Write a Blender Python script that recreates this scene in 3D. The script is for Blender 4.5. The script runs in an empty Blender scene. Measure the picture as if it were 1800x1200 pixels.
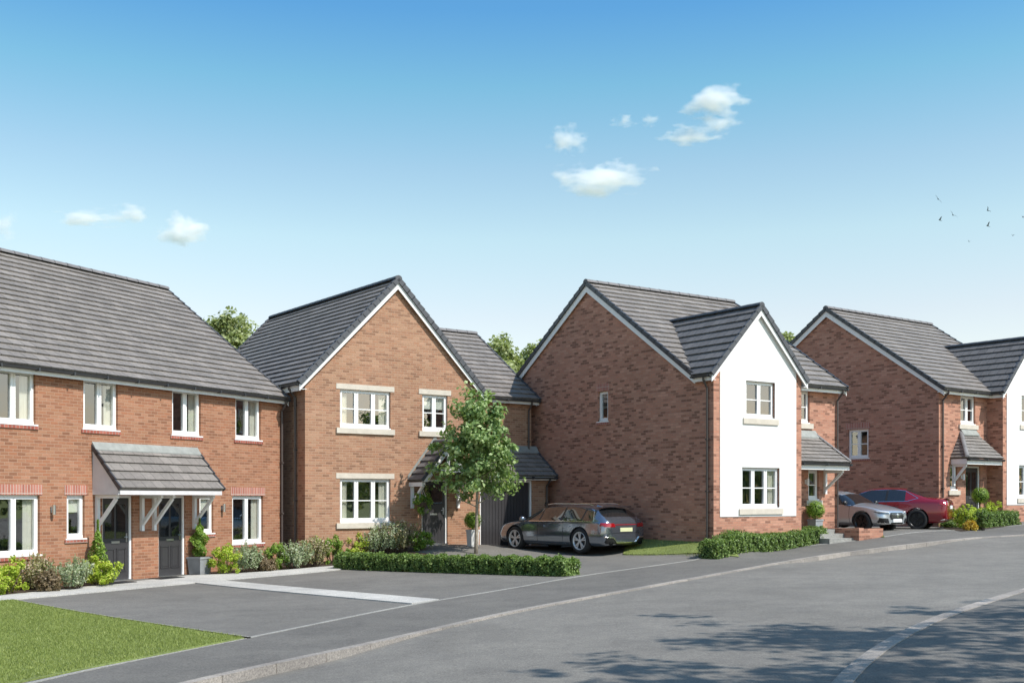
import bpy, bmesh, math, random
import numpy as np
from mathutils import Vector, Matrix
from mathutils.bvhtree import BVHTree
sc = bpy.context.scene
COL = sc.collection
PI = math.pi
FOC, HOR, EYE = 1973.2, 875.3, 2.045      # focal length (px of 1800), horizon row, eye height above the left house's floor

# ------------------------------------------------------------------ object helpers
def tag(o, label=None, cat=None, group=None, kind=None):
    if label: o['label'] = label
    if cat: o['category'] = cat
    if group: o['group'] = group
    if kind: o['kind'] = kind
    return o
def empty(name, loc=(0,0,0), rz=0, label=None, cat=None, group=None):
    o = bpy.data.objects.new(name, None); COL.objects.link(o)
    o.location = loc; o.rotation_euler = (0,0,rz); o.empty_display_size = .3
    return tag(o, label, cat, group)
class MB:
    def __init__(s): s.v=[]; s.f=[]; s.m=[]; s.uv=[]
    def face(s, pts, uv=None, m=0):
        i=len(s.v); s.v+= [tuple(p) for p in pts]; s.f.append(tuple(range(i,i+len(pts)))); s.m.append(m)
        s.uv += list(uv) if uv else [(p[0]+p[1],p[2]) for p in pts]
    def hexa(s, c, m=0):              # c: 8 corners, bottom ring 0-3, top ring 4-7
        for q in ((0,3,2,1),(4,5,6,7),(0,1,5,4),(1,2,6,5),(2,3,7,6),(3,0,4,7)):
            P=[c[k] for k in q]
            a=Vector(P[1])-Vector(P[0]); b=Vector(P[3])-Vector(P[0])
            if max(abs(a.z),abs(b.z))<1e-4: uv=[(p[0],p[1]) for p in P]
            else:
                h=Vector((a.x,a.y,0)) if a.xy.length>b.xy.length else Vector((b.x,b.y,0))
                h=h.normalized() if h.length>1e-6 else Vector((1,0,0))
                uv=[(Vector(p).dot(h),p[2]) for p in P]
            s.face(P,uv,m)
    def box(s, x0,x1,y0,y1,z0,z1, F=None, m=0):
        F=F or (lambda a,b,c:(a,b,c))
        s.hexa([F(x0,y0,z0),F(x1,y0,z0),F(x1,y1,z0),F(x0,y1,z0),F(x0,y0,z1),F(x1,y0,z1),F(x1,y1,z1),F(x0,y1,z1)],m)
    def prism(s, poly, d0, d1, F, m=0):    # poly of (s,z), extruded along the plane's normal
        A=[F(a,d0,b) for a,b in poly]; B=[F(a,d1,b) for a,b in poly]; n=len(poly)
        s.face(A,poly,m); s.face(B[::-1],poly[::-1],m)
        for i in range(n):
            j=(i+1)%n; L=math.dist(poly[i],poly[j])
            s.face([A[i],A[j],B[j],B[i]],[(0,0),(L,0),(L,abs(d1-d0)),(0,abs(d1-d0))],m)
    def bar(s, a, b, w, h, m=0, up=(0,0,1)):  # square bar between two points
        a=Vector(a); b=Vector(b); d=(b-a).normalized(); up=Vector(up)
        x=d.cross(up); x = x.normalized() if x.length>1e-3 else Vector((1,0,0)); y=x.cross(d).normalized()
        c=[]
        for p in (a,b):
            for sx,sy in ((-1,-1),(1,-1),(1,1),(-1,1)): c.append(tuple(p+x*sx*w/2+y*sy*h/2))
        s.hexa(c,m)
    def tube(s, pts, r, n=10, m=0, cap=True):
        pts=[Vector(p) for p in pts]; rs=r if isinstance(r,(list,tuple)) else [r]*len(pts); rings=[]
        ref=None
        for i,p in enumerate(pts):
            d=(pts[min(i+1,len(pts)-1)]-pts[max(i-1,0)]).normalized()
            if ref is None: ref=Vector((0,0,1)) if abs(d.z)<.9 else Vector((1,0,0))
            x=d.cross(ref).normalized(); y=x.cross(d).normalized(); ref=y
            rings.append([tuple(p+(x*math.cos(2*PI*k/n)+y*math.sin(2*PI*k/n))*rs[i]) for k in range(n)])
        for i in range(len(rings)-1):
            for k in range(n):
                k2=(k+1)%n; s.face([rings[i][k],rings[i][k2],rings[i+1][k2],rings[i+1][k]],[(k/n,i),(k/n+1/n,i),(k/n+1/n,i+1),(k/n,i+1)],m)
        if cap: s.face(rings[0][::-1],None,m); s.face(rings[-1],None,m)
    def lathe(s, prof, n=24, F=None, m=0):     # profile (r,z) about z
        F=F or (lambda a,b,c:(a,b,c))
        for i in range(len(prof)-1):
            for k in range(n):
                a=2*PI*k/n; b=2*PI*(k+1)/n; (r0,z0),(r1,z1)=prof[i],prof[i+1]
                s.face([F(r0*math.cos(a),r0*math.sin(a),z0),F(r0*math.cos(b),r0*math.sin(b),z0),F(r1*math.cos(b),r1*math.sin(b),z1),F(r1*math.cos(a),r1*math.sin(a),z1)],None,m)
    def build(s, name, mats, parent=None, smooth=False, weld=True):
        me=bpy.data.meshes.new(name); me.from_pydata(s.v,[],s.f)
        mats=mats if isinstance(mats,(list,tuple)) else [mats]
        for x in mats: me.materials.append(x)
        me.polygons.foreach_set('material_index',s.m)
        ul=me.uv_layers.new(name='UVMap'); ul.data.foreach_set('uv',[c for u in s.uv for c in u])
        bm=bmesh.new(); bm.from_mesh(me)
        if weld: bmesh.ops.remove_doubles(bm,verts=bm.verts,dist=1e-5)
        bmesh.ops.recalc_face_normals(bm,faces=bm.faces)
        bm.to_mesh(me); bm.free()
        if smooth: me.polygons.foreach_set('use_smooth',[True]*len(me.polygons))
        me.update()
        o=bpy.data.objects.new(name,me); COL.objects.link(o)
        if parent: o.parent=parent
        return o

# ------------------------------------------------------------------ materials
def newmat(name):
    m=bpy.data.materials.new(name); m.use_nodes=True; nt=m.node_tree; nt.nodes.clear()
    out=nt.nodes.new('ShaderNodeOutputMaterial'); b=nt.nodes.new('ShaderNodeBsdfPrincipled')
    nt.links.new(b.outputs[0],out.inputs[0]); return m,nt,b,out
def N(nt,t,**k):
    n=nt.nodes.new(t)
    for a,v in k.items(): setattr(n,a,v)
    return n
def ramp(nt,stops,interp='LINEAR'):
    r=N(nt,'ShaderNodeValToRGB'); r.color_ramp.interpolation=interp; e=r.color_ramp.elements
    while len(e)<len(stops): e.new(.5)
    for i,(p,c) in enumerate(stops): e[i].position=p; e[i].color=(*c,1) if len(c)==3 else c
    return r
def mix(nt,fac,a,b,mode='MIX'):
    m=N(nt,'ShaderNodeMix',data_type='RGBA',blend_type=mode)
    for sock,v in ((m.inputs[0],fac),(m.inputs[6],a),(m.inputs[7],b)):
        if isinstance(v,(int,float)): sock.default_value=v
        elif isinstance(v,tuple): sock.default_value=(*v,1)
        else: nt.links.new(v,sock)
    return m.outputs[2]
def noise(nt,vec,scale,detail=4,rough=.55):
    n=N(nt,'ShaderNodeTexNoise'); n.inputs['Scale'].default_value=scale; n.inputs['Detail'].default_value=detail; n.inputs['Roughness'].default_value=rough
    if vec is not None: nt.links.new(vec,n.inputs['Vector'])
    return n.outputs[0]
def bump(nt,b,h,strength,dist):
    n=N(nt,'ShaderNodeBump'); n.inputs['Strength'].default_value=strength; n.inputs['Distance'].default_value=dist
    nt.links.new(h,n.inputs['Height']); nt.links.new(n.outputs[0],b.inputs['Normal'])
def plain(name,col,rough=.5,metal=0,var=.06,scale=6,spec=.5,coat=0,bmp=0):
    m,nt,b,_=newmat(name)
    tc=N(nt,'ShaderNodeTexCoord').outputs['Object']
    n=noise(nt,tc,scale)
    r=ramp(nt,[(.3,tuple(c*(1-var) for c in col)),(.7,tuple(min(1,c*(1+var)) for c in col))]); nt.links.new(n,r.inputs[0])
    nt.links.new(r.outputs[0],b.inputs['Base Color']); b.inputs['Roughness'].default_value=rough; b.inputs['Metallic'].default_value=metal
    b.inputs['Specular IOR Level'].default_value=spec; b.inputs['Coat Weight'].default_value=coat; b.inputs['Coat Roughness'].default_value=.03
    if bmp: bump(nt,b,noise(nt,tc,60),bmp,.01)
    return m
def brick(name,stops,mortar,bw=.225,rh=.075,ms=.009,off=.5):
    m,nt,b,_=newmat(name); uv=N(nt,'ShaderNodeUVMap').outputs[0]
    def bt(c1,c2,mo,size,bias=0):
        t=N(nt,'ShaderNodeTexBrick'); t.offset=off; nt.links.new(uv,t.inputs['Vector'])
        t.inputs['Color1'].default_value=(*c1,1); t.inputs['Color2'].default_value=(*c2,1); t.inputs['Mortar'].default_value=(*mo,1)
        t.inputs['Scale'].default_value=1; t.inputs['Mortar Size'].default_value=size; t.inputs['Mortar Smooth'].default_value=.2
        t.inputs['Brick Width'].default_value=bw; t.inputs['Row Height'].default_value=rh; t.inputs['Bias'].default_value=bias
        return t
    t=bt((0,0,0),(1,1,1),(.5,.5,.5),0)
    r=ramp(nt,stops); nt.links.new(t.outputs[0],r.inputs[0])
    n1=noise(nt,uv,.7,5,.6); n2=noise(nt,uv,38,3,.6)
    c=mix(nt,1,r.outputs[0],ramp(nt,[(.3,(.90,.88,.87)),(.7,(1.09,1.09,1.10))]).outputs[0],'MULTIPLY')
    rr=[x for x in nt.nodes if x.bl_idname=='ShaderNodeValToRGB'][-1]; nt.links.new(n1,rr.inputs[0])
    r2=ramp(nt,[(.3,(.87,.86,.86)),(.7,(1.12,1.12,1.12))]); nt.links.new(n2,r2.inputs[0])
    c=mix(nt,1,c,r2.outputs[0],'MULTIPLY')
    f=bt((0,0,0),(0,0,0),(1,1,1),ms)
    c=mix(nt,f.outputs[1],c,mortar)
    nt.links.new(c,b.inputs['Base Color']); b.inputs['Roughness'].default_value=.88; b.inputs['Specular IOR Level'].default_value=.25
    h=N(nt,'ShaderNodeMath',operation='MULTIPLY_ADD'); nt.links.new(f.outputs[1],h.inputs[0]); h.inputs[1].default_value=-1; nt.links.new(n2,h.inputs[2])
    bump(nt,b,h.outputs[0],.5,.006)
    return m
M={}
# terracotta-red facing brick of the left pair, buff-brown mix of the detached ones
def bstops(c,dark=.70,dp=.10):
    f=lambda k,dr=0,dg=0,db=0:(c[0]*k+dr,c[1]*k+dg,c[2]*k+db)
    return [(0,f(dark)),(dp,f(dark*1.12)),(dp+.14,f(.90,.01)),(.45,f(.97,-.004,.006,.004)),(.62,f(1.02,.012,-.004,-.006)),(.82,f(1.08,-.01,.012,.008)),(1,f(1.2,0,.015,.015))]
cT=(.318,.146,.084); cB=(.350,.188,.115); cC=(.440,.215,.146)
M['brickT']=brick('red_facing_brick',bstops(cT,.70,.12),(.37,.23,.155),ms=.007)
M['brickB']=brick('buff_mixed_brick',bstops(cB,.68,.12),(.40,.265,.185),ms=.007)
M['brickC']=brick('brown_mixed_brick',bstops(cC,.52,.15),(.37,.22,.16),ms=.007)
M['soldier']=brick('red_soldier_brick',[(0,(.33,.12,.085)),(.5,(.41,.16,.115)),(1,(.47,.21,.155))],(.46,.36,.31),bw=.075,rh=.24,off=0)
M['redsill']=brick('red_sill_brick',[(0,(.26,.07,.05)),(1,(.40,.13,.09))],(.36,.26,.22),bw=.1,rh=.2,off=0)
def tiles(name,base,gauge=1.0):
    m,nt,b,_=newmat(name); uv=N(nt,'ShaderNodeUVMap').outputs[0]
    t=N(nt,'ShaderNodeTexBrick'); t.offset=.5; nt.links.new(uv,t.inputs['Vector'])
    for k,c in (('Color1',(0,0,0)),('Color2',(1,1,1)),('Mortar',(.0,.0,.0))): t.inputs[k].default_value=(*c,1)
    t.inputs['Scale'].default_value=1; t.inputs['Mortar Size'].default_value=0; t.inputs['Brick Width'].default_value=.33; t.inputs['Row Height'].default_value=gauge
    r=ramp(nt,[(0,tuple(c*.88 for c in base)),(.5,base),(1,tuple(c*1.13 for c in base))]); nt.links.new(t.outputs[0],r.inputs[0])
    mp=N(nt,'ShaderNodeMapping'); mp.inputs['Scale'].default_value=(1,.3,1); nt.links.new(uv,mp.inputs[0])
    n=noise(nt,mp.outputs[0],1.1,5,.6); r2=ramp(nt,[(.3,(.86,.86,.86)),(.7,(1.14,1.13,1.12))]); nt.links.new(n,r2.inputs[0])
    n3=noise(nt,mp.outputs[0],14,3,.6); r3=ramp(nt,[(.3,(.85,.85,.85)),(.7,(1.15,1.15,1.15))]); nt.links.new(n3,r3.inputs[0])
    c=mix(nt,1,mix(nt,1,r.outputs[0],r2.outputs[0],'MULTIPLY'),r3.outputs[0],'MULTIPLY')
    t2=N(nt,'ShaderNodeTexBrick'); t2.offset=.5; nt.links.new(uv,t2.inputs['Vector']); t2.inputs['Scale'].default_value=1
    t2.inputs['Mortar Size'].default_value=.007; t2.inputs['Brick Width'].default_value=.33; t2.inputs['Row Height'].default_value=gauge; t2.inputs['Mortar Smooth'].default_value=.1
    c=mix(nt,t2.outputs[1],c,tuple(x*.3 for x in base))
    nt.links.new(c,b.inputs['Base Color']); b.inputs['Roughness'].default_value=.58; b.inputs['Specular IOR Level'].default_value=.35
    bump(nt,b,n3,.35,.006)
    return m
M['tile']=tiles('grey_concrete_tile',(.196,.176,.160))
M['tileD']=tiles('dark_grey_tile',(.135,.128,.125))
M['verge']=plain('verge_grey',(.075,.077,.085),.6,var=.15)
M['ridge']=plain('ridge_grey',(.16,.15,.15),.65,var=.2,scale=3)
M['white']=plain('white_upvc',(.80,.785,.765),.3,var=.02)
M['board']=plain('white_board',(.75,.735,.72),.4,var=.03)
M['cheek']=plain('pale_board',(.60,.57,.57),.5,var=.04)
M['render']=plain('white_render',(.73,.712,.685),.9,var=.02,scale=1.2,spec=.2,bmp=.15)
M['stone']=plain('cast_stone',(.56,.50,.42),.8,var=.08,scale=5,spec=.25,bmp=.2)
M['gutter']=plain('dark_grey_gutter',(.045,.047,.052),.35,var=.08)
M['pipe']=plain('brown_grey_pipe',(.075,.060,.055),.35,var=.08)
M['lead']=plain('lead_flashing',(.25,.255,.235),.6,metal=.0,var=.15)
M['door']=plain('charcoal_door',(.040,.038,.040),.4,var=.05)
M['metal']=plain('brushed_steel',(.62,.62,.62),.3,metal=1,var=.05)
M['black']=plain('black_plastic',(.014,.014,.015),.4,var=.1)
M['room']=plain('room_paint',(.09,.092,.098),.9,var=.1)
M['curtain']=plain('cream_curtain',(.80,.75,.64),.9,var=.05)
M['blind']=plain('cream_blind',(.85,.82,.70),.8,var=.03)
def glassmat(name,ior,tint=(.86,.9,.9)):
    m=bpy.data.materials.new(name); m.use_nodes=True; nt=m.node_tree; nt.nodes.clear()
    out=N(nt,'ShaderNodeOutputMaterial'); mx=N(nt,'ShaderNodeMixShader'); lw=N(nt,'ShaderNodeLayerWeight'); lw.inputs[0].default_value=.5; pw=N(nt,'ShaderNodeMath',operation='POWER'); nt.links.new(lw.outputs['Facing'],pw.inputs[0]); pw.inputs[1].default_value=4; fr=N(nt,'ShaderNodeMath',operation='MULTIPLY_ADD'); nt.links.new(pw.outputs[0],fr.inputs[0]); fr.inputs[1].default_value=1-ior; fr.inputs[2].default_value=ior
    tr=N(nt,'ShaderNodeBsdfTransparent'); tr.inputs[0].default_value=(*tint,1); gl=N(nt,'ShaderNodeBsdfGlossy'); gl.inputs['Roughness'].default_value=.015
    nz=noise(nt,N(nt,'ShaderNodeTexCoord').outputs['Object'],1.3,2); bp=N(nt,'ShaderNodeBump'); bp.inputs['Strength'].default_value=.25; bp.inputs['Distance'].default_value=.02
    nt.links.new(nz,bp.inputs['Height']); nt.links.new(bp.outputs[0],gl.inputs['Normal'])
    nt.links.new(fr.outputs[0],mx.inputs[0]); nt.links.new(tr.outputs[0],mx.inputs[1]); nt.links.new(gl.outputs[0],mx.inputs[2]); nt.links.new(mx.outputs[0],out.inputs[0])
    return m
M['glass']=glassmat('window_glass',.30)
def asphalt(name,col,sc_=1.0):
    m,nt,b,_=newmat(name); tc=N(nt,'ShaderNodeTexCoord').outputs['Object']
    n1=noise(nt,tc,.18*sc_,4,.6); n2=noise(nt,tc,45,3,.7); n3=noise(nt,tc,1.6,5,.65)
    r=ramp(nt,[(.3,tuple(c*.86 for c in col)),(.7,tuple(c*1.12 for c in col))]); nt.links.new(n1,r.inputs[0])
    r2=ramp(nt,[(.28,(.62,.62,.62)),(.5,(1,1,1)),(.72,(1.42,1.42,1.40))]); nt.links.new(n2,r2.inputs[0])
    r3=ramp(nt,[(.3,(.88,.88,.89)),(.7,(1.10,1.10,1.09))]); nt.links.new(n3,r3.inputs[0])
    n4=noise(nt,tc,11,3,.7); r4=ramp(nt,[(.3,(.90,.90,.90)),(.7,(1.10,1.10,1.09))]); nt.links.new(n4,r4.inputs[0])
    n5=noise(nt,tc,.55,6,.75); r5=ramp(nt,[(.36,(.90,.90,.90)),(.5,(1,1,1)),(.66,(1.07,1.07,1.06))]); nt.links.new(n5,r5.inputs[0])
    c=mix(nt,1,mix(nt,1,mix(nt,1,mix(nt,1,r.outputs[0],r2.outputs[0],'MULTIPLY'),r3.outputs[0],'MULTIPLY'),r4.outputs[0],'MULTIPLY'),r5.outputs[0],'MULTIPLY')
    nt.links.new(c,b.inputs['Base Color']); b.inputs['Roughness'].default_value=.85; b.inputs['Specular IOR Level'].default_value=.25
    bump(nt,b,n2,.5,.01); return m
M['road']=asphalt('road_asphalt',(.172,.160,.143))
M['pave']=asphalt('pavement_asphalt',(.134,.125,.113))
M['drive']=asphalt('drive_asphalt',(.152,.142,.128))
M['pathm']=asphalt('path_slab',(.43,.41,.38))
M['edge']=asphalt('edging_concrete',(.28,.27,.25))
M['soil']=asphalt('soil',(.055,.040,.028))
def kerbmat():
    m=asphalt('kerb_concrete',(.29,.262,.238)); nt=m.node_tree
    b=[n for n in nt.nodes if n.bl_idname=='ShaderNodeBsdfPrincipled'][0]; src=b.inputs['Base Color'].links[0].from_socket
    uv=N(nt,'ShaderNodeUVMap').outputs[0]; t=N(nt,'ShaderNodeTexBrick'); t.offset=0; nt.links.new(uv,t.inputs['Vector'])
    t.inputs['Scale'].default_value=1; t.inputs['Brick Width'].default_value=.9; t.inputs['Row Height'].default_value=5; t.inputs['Mortar Size'].default_value=.012
    t.inputs['Color1'].default_value=(.82,.82,.82,1); t.inputs['Color2'].default_value=(1.12,1.1,1.08,1); t.inputs['Mortar'].default_value=(.62,.60,.57,1)
    nt.links.new(mix(nt,1,src,t.outputs[0],'MULTIPLY'),b.inputs['Base Color']); return m
M['kerb']=kerbmat()
def leafmat(name,c0,c1,c2,trans=.35,rough=.5):
    m=bpy.data.materials.new(name); m.use_nodes=True; nt=m.node_tree; nt.nodes.clear(); out=N(nt,'ShaderNodeOutputMaterial')
    g=N(nt,'ShaderNodeNewGeometry'); r=ramp(nt,[(0,c0),(.5,c1),(1,c2)]); nt.links.new(g.outputs['Random Per Island'],r.inputs[0])
    b=N(nt,'ShaderNodeBsdfPrincipled'); b.inputs['Roughness'].default_value=rough; b.inputs['Specular IOR Level'].default_value=.35; nt.links.new(r.outputs[0],b.inputs['Base Color'])
    t=N(nt,'ShaderNodeBsdfTranslucent'); nt.links.new(mix(nt,1,r.outputs[0],(1.25,1.35,.7),'MULTIPLY'),t.inputs[0])
    mx=N(nt,'ShaderNodeMixShader'); mx.inputs[0].default_value=trans
    nt.links.new(b.outputs[0],mx.inputs[1]); nt.links.new(t.outputs[0],mx.inputs[2]); nt.links.new(mx.outputs[0],out.inputs[0]); return m
M['leaf_tree']=leafmat('street_tree_leaf',(.11,.19,.055),(.22,.32,.11),(.43,.52,.25))
M['leaf_far']=leafmat('far_tree_leaf',(.17,.21,.075),(.30,.34,.14),(.44,.47,.25))
M['leaf_hedge']=leafmat('hedge_leaf',(.055,.10,.024),(.125,.20,.045),(.32,.41,.14))
M['leaf_lime']=leafmat('lime_leaf',(.22,.32,.03),(.40,.50,.05),(.58,.60,.13))
M['leaf_green']=leafmat('green_leaf',(.09,.18,.02),(.19,.31,.04),(.34,.44,.10))
M['leaf_lav']=leafmat('silver_leaf',(.20,.27,.13),(.33,.39,.23),(.50,.51,.38))
M['leaf_pink']=leafmat('bronze_leaf',(.17,.19,.06),(.33,.31,.14),(.56,.45,.34))
M['leaf_purple']=leafmat('purple_leaf',(.11,.085,.045),(.20,.15,.085),(.33,.24,.16))
M['leaf_orange']=leafmat('orange_leaf',(.40,.22,.03),(.56,.36,.05),(.58,.50,.10))
M['grass']=leafmat('grass_blade',(.15,.185,.045),(.22,.265,.065),(.33,.37,.115),.25)
M['bark']=plain('bark',(.30,.25,.19),.9,var=.35,scale=14,spec=.2,bmp=.4)
M['barkd']=plain('dark_bark',(.10,.075,.055),.9,var=.3,scale=10,spec=.2)
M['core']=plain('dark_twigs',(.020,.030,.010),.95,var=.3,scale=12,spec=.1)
def lawnmat():
    m,nt,b,_=newmat('lawn_turf'); tc=N(nt,'ShaderNodeTexCoord').outputs['Object']
    n=noise(nt,tc,.9,5,.6); n2=noise(nt,tc,30,3,.7)
    r=ramp(nt,[(.3,(.13,.16,.04)),(.7,(.20,.24,.06))]); nt.links.new(n,r.inputs[0])
    r2=ramp(nt,[(.3,(.6,.6,.6)),(.7,(1.4,1.4,1.4))]); nt.links.new(n2,r2.inputs[0])
    nt.links.new(mix(nt,1,r.outputs[0],r2.outputs[0],'MULTIPLY'),b.inputs['Base Color']); b.inputs['Roughness'].default_value=.9; bump(nt,b,n2,.8,.03); return m
M['lawn']=lawnmat()

# ------------------------------------------------------------------ terrain
def sp(x,k=1.0): return math.log1p(math.exp(-abs(x)/k))*k+max(x,0)
def segd(x,y,a,b):
    ax,ay=a; bx,by=b; t=((x-ax)*(bx-ax)+(y-ay)*(by-ay))/((bx-ax)**2+(by-ay)**2); t=max(0,min(1,t))
    return math.hypot(x-ax-t*(bx-ax),y-ay-t*(by-ay))
def g(x,y):
    z=.03*60*math.tanh(sp(x+7)/60)+.025*60*math.tanh(sp(y-31)/60)
    z+=.31*math.exp(-((x+2.6)**2+(y-35.9)**2)/8.0)
    d=segd(x,y,(5.8,32.3),(3.3,36.2)); z+=.33*math.exp(-d*d/.9)
    z+=.20*math.exp(-((x-12.3)**2+(y-37.8)**2)/13.5)
    return z
def gp(px,py,off=0.0):               # the ground point seen at a pixel of the 1800x1200 picture
    h=1.7; Y=20
    for _ in range(60):
        Y=.5*Y+.5*FOC*h/(py-HOR); X=(px-900)/FOC*Y; h=EYE-g(X,Y)-off
    return (X,Y,g(X,Y)+off)
def sheet(name,pts,mat,off,kind='structure',maxlen=.9,zf=None,label=None,edge=0):
    bm=bmesh.new(); vs=[bm.verts.new((p[0],p[1],0)) for p in pts]; bm.faces.new(vs)
    bmesh.ops.triangulate(bm,faces=bm.faces)
    for _ in range(9):
        es=[e for e in bm.edges if e.calc_length()>maxlen]
        if not es: break
        bmesh.ops.subdivide_edges(bm,edges=es,cuts=1); bmesh.ops.triangulate(bm,faces=bm.faces)
    if edge:
        ret=bmesh.ops.extrude_face_region(bm,geom=bm.faces[:]); 
        low=[v for v in ret['geom'] if isinstance(v,bmesh.types.BMVert)]; low=set(low)
    else: low=set()
    for v in bm.verts:
        z=(zf or g)(v.co.x,v.co.y)+off
        v.co.z = z-edge if v in low else z
    bmesh.ops.recalc_face_normals(bm,faces=bm.faces)
    me=bpy.data.meshes.new(name); bm.to_mesh(me); bm.free(); me.materials.append(mat)
    if not edge:
        me.flip_normals() if me.polygons[0].normal.z<0 else None
    me.uv_layers.new(name='UVMap')
    o=bpy.data.objects.new(name,me); COL.objects.link(o); tag(o,label,None,None,kind); return o
def resample(pts,step):
    out=[Vector(pts[0][:2])]
    for i in range(len(pts)-1):
        a=Vector(pts[i][:2]); b=Vector(pts[i+1][:2]); n=max(1,int((b-a).length/step))
        for k in range(1,n+1): out.append(a.lerp(b,k/n))
    return out
def smooth(pts,it=6):
    for _ in range(it):
        pts=[pts[0]]+[(pts[i-1]+2*pts[i]+pts[i+1])/4 for i in range(1,len(pts)-1)]+[pts[-1]]
    return pts
def ribbon(name,pts,w,top,depth,mat,side=1,zf=None):
    mb=MB(); L=0; n=len(pts); A=[];B=[];S=[]
    for i,p in enumerate(pts):
        d=(pts[min(i+1,n-1)]-pts[max(i-1,0)]).normalized(); q=p+Vector((-d.y,d.x))*w*side
        if i: L+=(p-pts[i-1]).length
        A.append(p);B.append(q);S.append(L)
    zz=zf or g
    for i in range(n-1):
        a0,a1,b0,b1=A[i],A[i+1],B[i],B[i+1]
        P=lambda v,o:(v.x,v.y,zz(v.x,v.y)+o)
        u0,u1=S[i],S[i+1]
        mb.face([P(a0,top),P(a1,top),P(b1,top),P(b0,top)],[(u0,.5),(u1,.5),(u1,.5+w),(u0,.5+w)])
        mb.face([P(a0,top),P(a1,top),P(a1,top-depth),P(a0,top-depth)],[(u0,.5),(u1,.5),(u1,.3),(u0,.3)])
        mb.face([P(b0,top),P(b1,top),P(b1,top-depth),P(b0,top-depth)],[(u0,.5),(u1,.5),(u1,.3),(u0,.3)])
    return tag(mb.build(name,mat),kind='structure')
def strip_sheet(name,A,B,mat,off,zf=None,n=150,k=10):
    zf=zf or g
    def rs(P):
        L=[0]
        for i in range(1,len(P)): L.append(L[-1]+(P[i]-P[i-1]).length)
        out=[];j=0
        for i in range(n+1):
            t=L[-1]*i/n
            while j<len(P)-2 and L[j+1]<t: j+=1
            out.append(P[j].lerp(P[j+1],(t-L[j])/(L[j+1]-L[j])))
        return out
    A=rs(list(A));B=rs(list(B)); mb=MB(); P=lambda i,j:(lambda v:(v.x,v.y,zf(v.x,v.y)+off))(A[i].lerp(B[i],j/k))
    for i in range(n):
        for j in range(k): mb.face([P(i,j),P(i+1,j),P(i+1,j+1),P(i,j+1)])
    return tag(mb.build(name,mat,smooth=True),kind='structure')
# far ground
def grid_coords():
    a=[-4000,-2000,-900,-400,-200,-120,-80]+[i*2.5 for i in range(-24,25)]+[80,120,200,400,900,2000,4000]; return a
mb=MB(); gx=grid_coords(); gy=[-400,-150,-60]+[i*2.5 for i in range(-12,33)]+[95,120,160,240,400,900,2000,5000]
for i in range(len(gx)-1):
    for j in range(len(gy)-1):
        q=[(gx[i],gy[j]),(gx[i+1],gy[j]),(gx[i+1],gy[j+1]),(gx[i],gy[j+1])]
        mb.face([(x,y,g(x,y)-.55) for x,y in q])
tag(mb.build('ground',M['lawn'],smooth=True),kind='structure')

E_px=[(-260,1290),(40,1200),(435,1122),(725,1062),(900,1034.5),(1020,1012),(1240,979),(1350,964.5),(1463,955),(1555,944.5),(1730,929),(1800,921.5),(1980,905)]
K_px=[(-60,1300),(150,1247),(325,1201),(555,1151),(610,1143),(900,1075),(1180,1024),(1380,987.5),(1430,978),(1540,963.5),(1650,951.5),(1800,940),(1960,929)]
O_px=[(1400,1300),(1452,1200),(1520,1143),(1625,1088),(1795,1034),(1960,1000),(2150,972)]
Eg=[Vector(gp(*p)[:2]) for p in E_px]; Kg=[Vector(gp(*p)[:2]) for p in K_px]; Og=[Vector(gp(*p)[:2]) for p in O_px]
def extend(pts,d0,d1):
    a=(pts[0]-pts[1]).normalized(); b=(pts[-1]-pts[-2]).normalized()
    return [pts[0]+a*d0]+pts+[pts[-1]+b*d1]
Eg=smooth(resample(extend(Eg,12,30),.6)); Kg=smooth(resample(extend(Kg,12,40),.6)); Og=smooth(resample(extend(Og,14,40),.6))
raised=[gp(*p) for p in [(250,1222),(400,1184),(500,1163),(1440,977),(1520,966),(1600,957)]]
def droad(x,y):
    w=max(math.exp(-((x-r[0])**2+(y-r[1])**2)/(2*1.3**2)) for r in raised)
    return g(x,y)-.018-.09*min(1,w*1.15)
farE=[Vector((-34,-6)),Vector((-34,62)),Vector((48,74))]
yard=list(Eg)+[Vector((52,60)),Vector((40,74)),Vector((-40,70)),Vector((-40,4))]
sheet('tarmac_yard',yard,M['drive'],0,maxlen=1.1)
strip_sheet('pavement',Kg,Eg,M['pave'],.002,k=6,n=160)
strip_sheet('road',Kg,Og,M['road'],0,zf=droad,k=16,n=170)
ribbon('kerb',Kg,.14,.012,.25,M['kerb'],side=1)
ribbon('kerb',Og,.19,.012,.25,M['kerb'],side=-1)
ribbon('edging_strip',[p for p in Eg],.075,.010,.1,M['edge'],side=1)
# far side of the road
def offs(pts,w):
    return [p+Vector(((pts[min(i+1,len(pts)-1)]-pts[max(i-1,0)]).normalized().y,-(pts[min(i+1,len(pts)-1)]-pts[max(i-1,0)]).normalized().x))*w for i,p in enumerate(pts)]
R2=offs(Og,2.4)
strip_sheet('far_pavement',Og,R2,M['pave'],.002,k=4)
strip_sheet('far_verge',R2,offs(Og,40),M['lawn'],.0,k=24)
strip_sheet('tarmac_behind_camera',[Vector((-30,-20)),Vector((-26,0)),Vector((-14,8))],[Vector((12,-20)),Vector((6,-6)),Kg[1]],M['road'],-.03,k=20,n=40)
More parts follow.
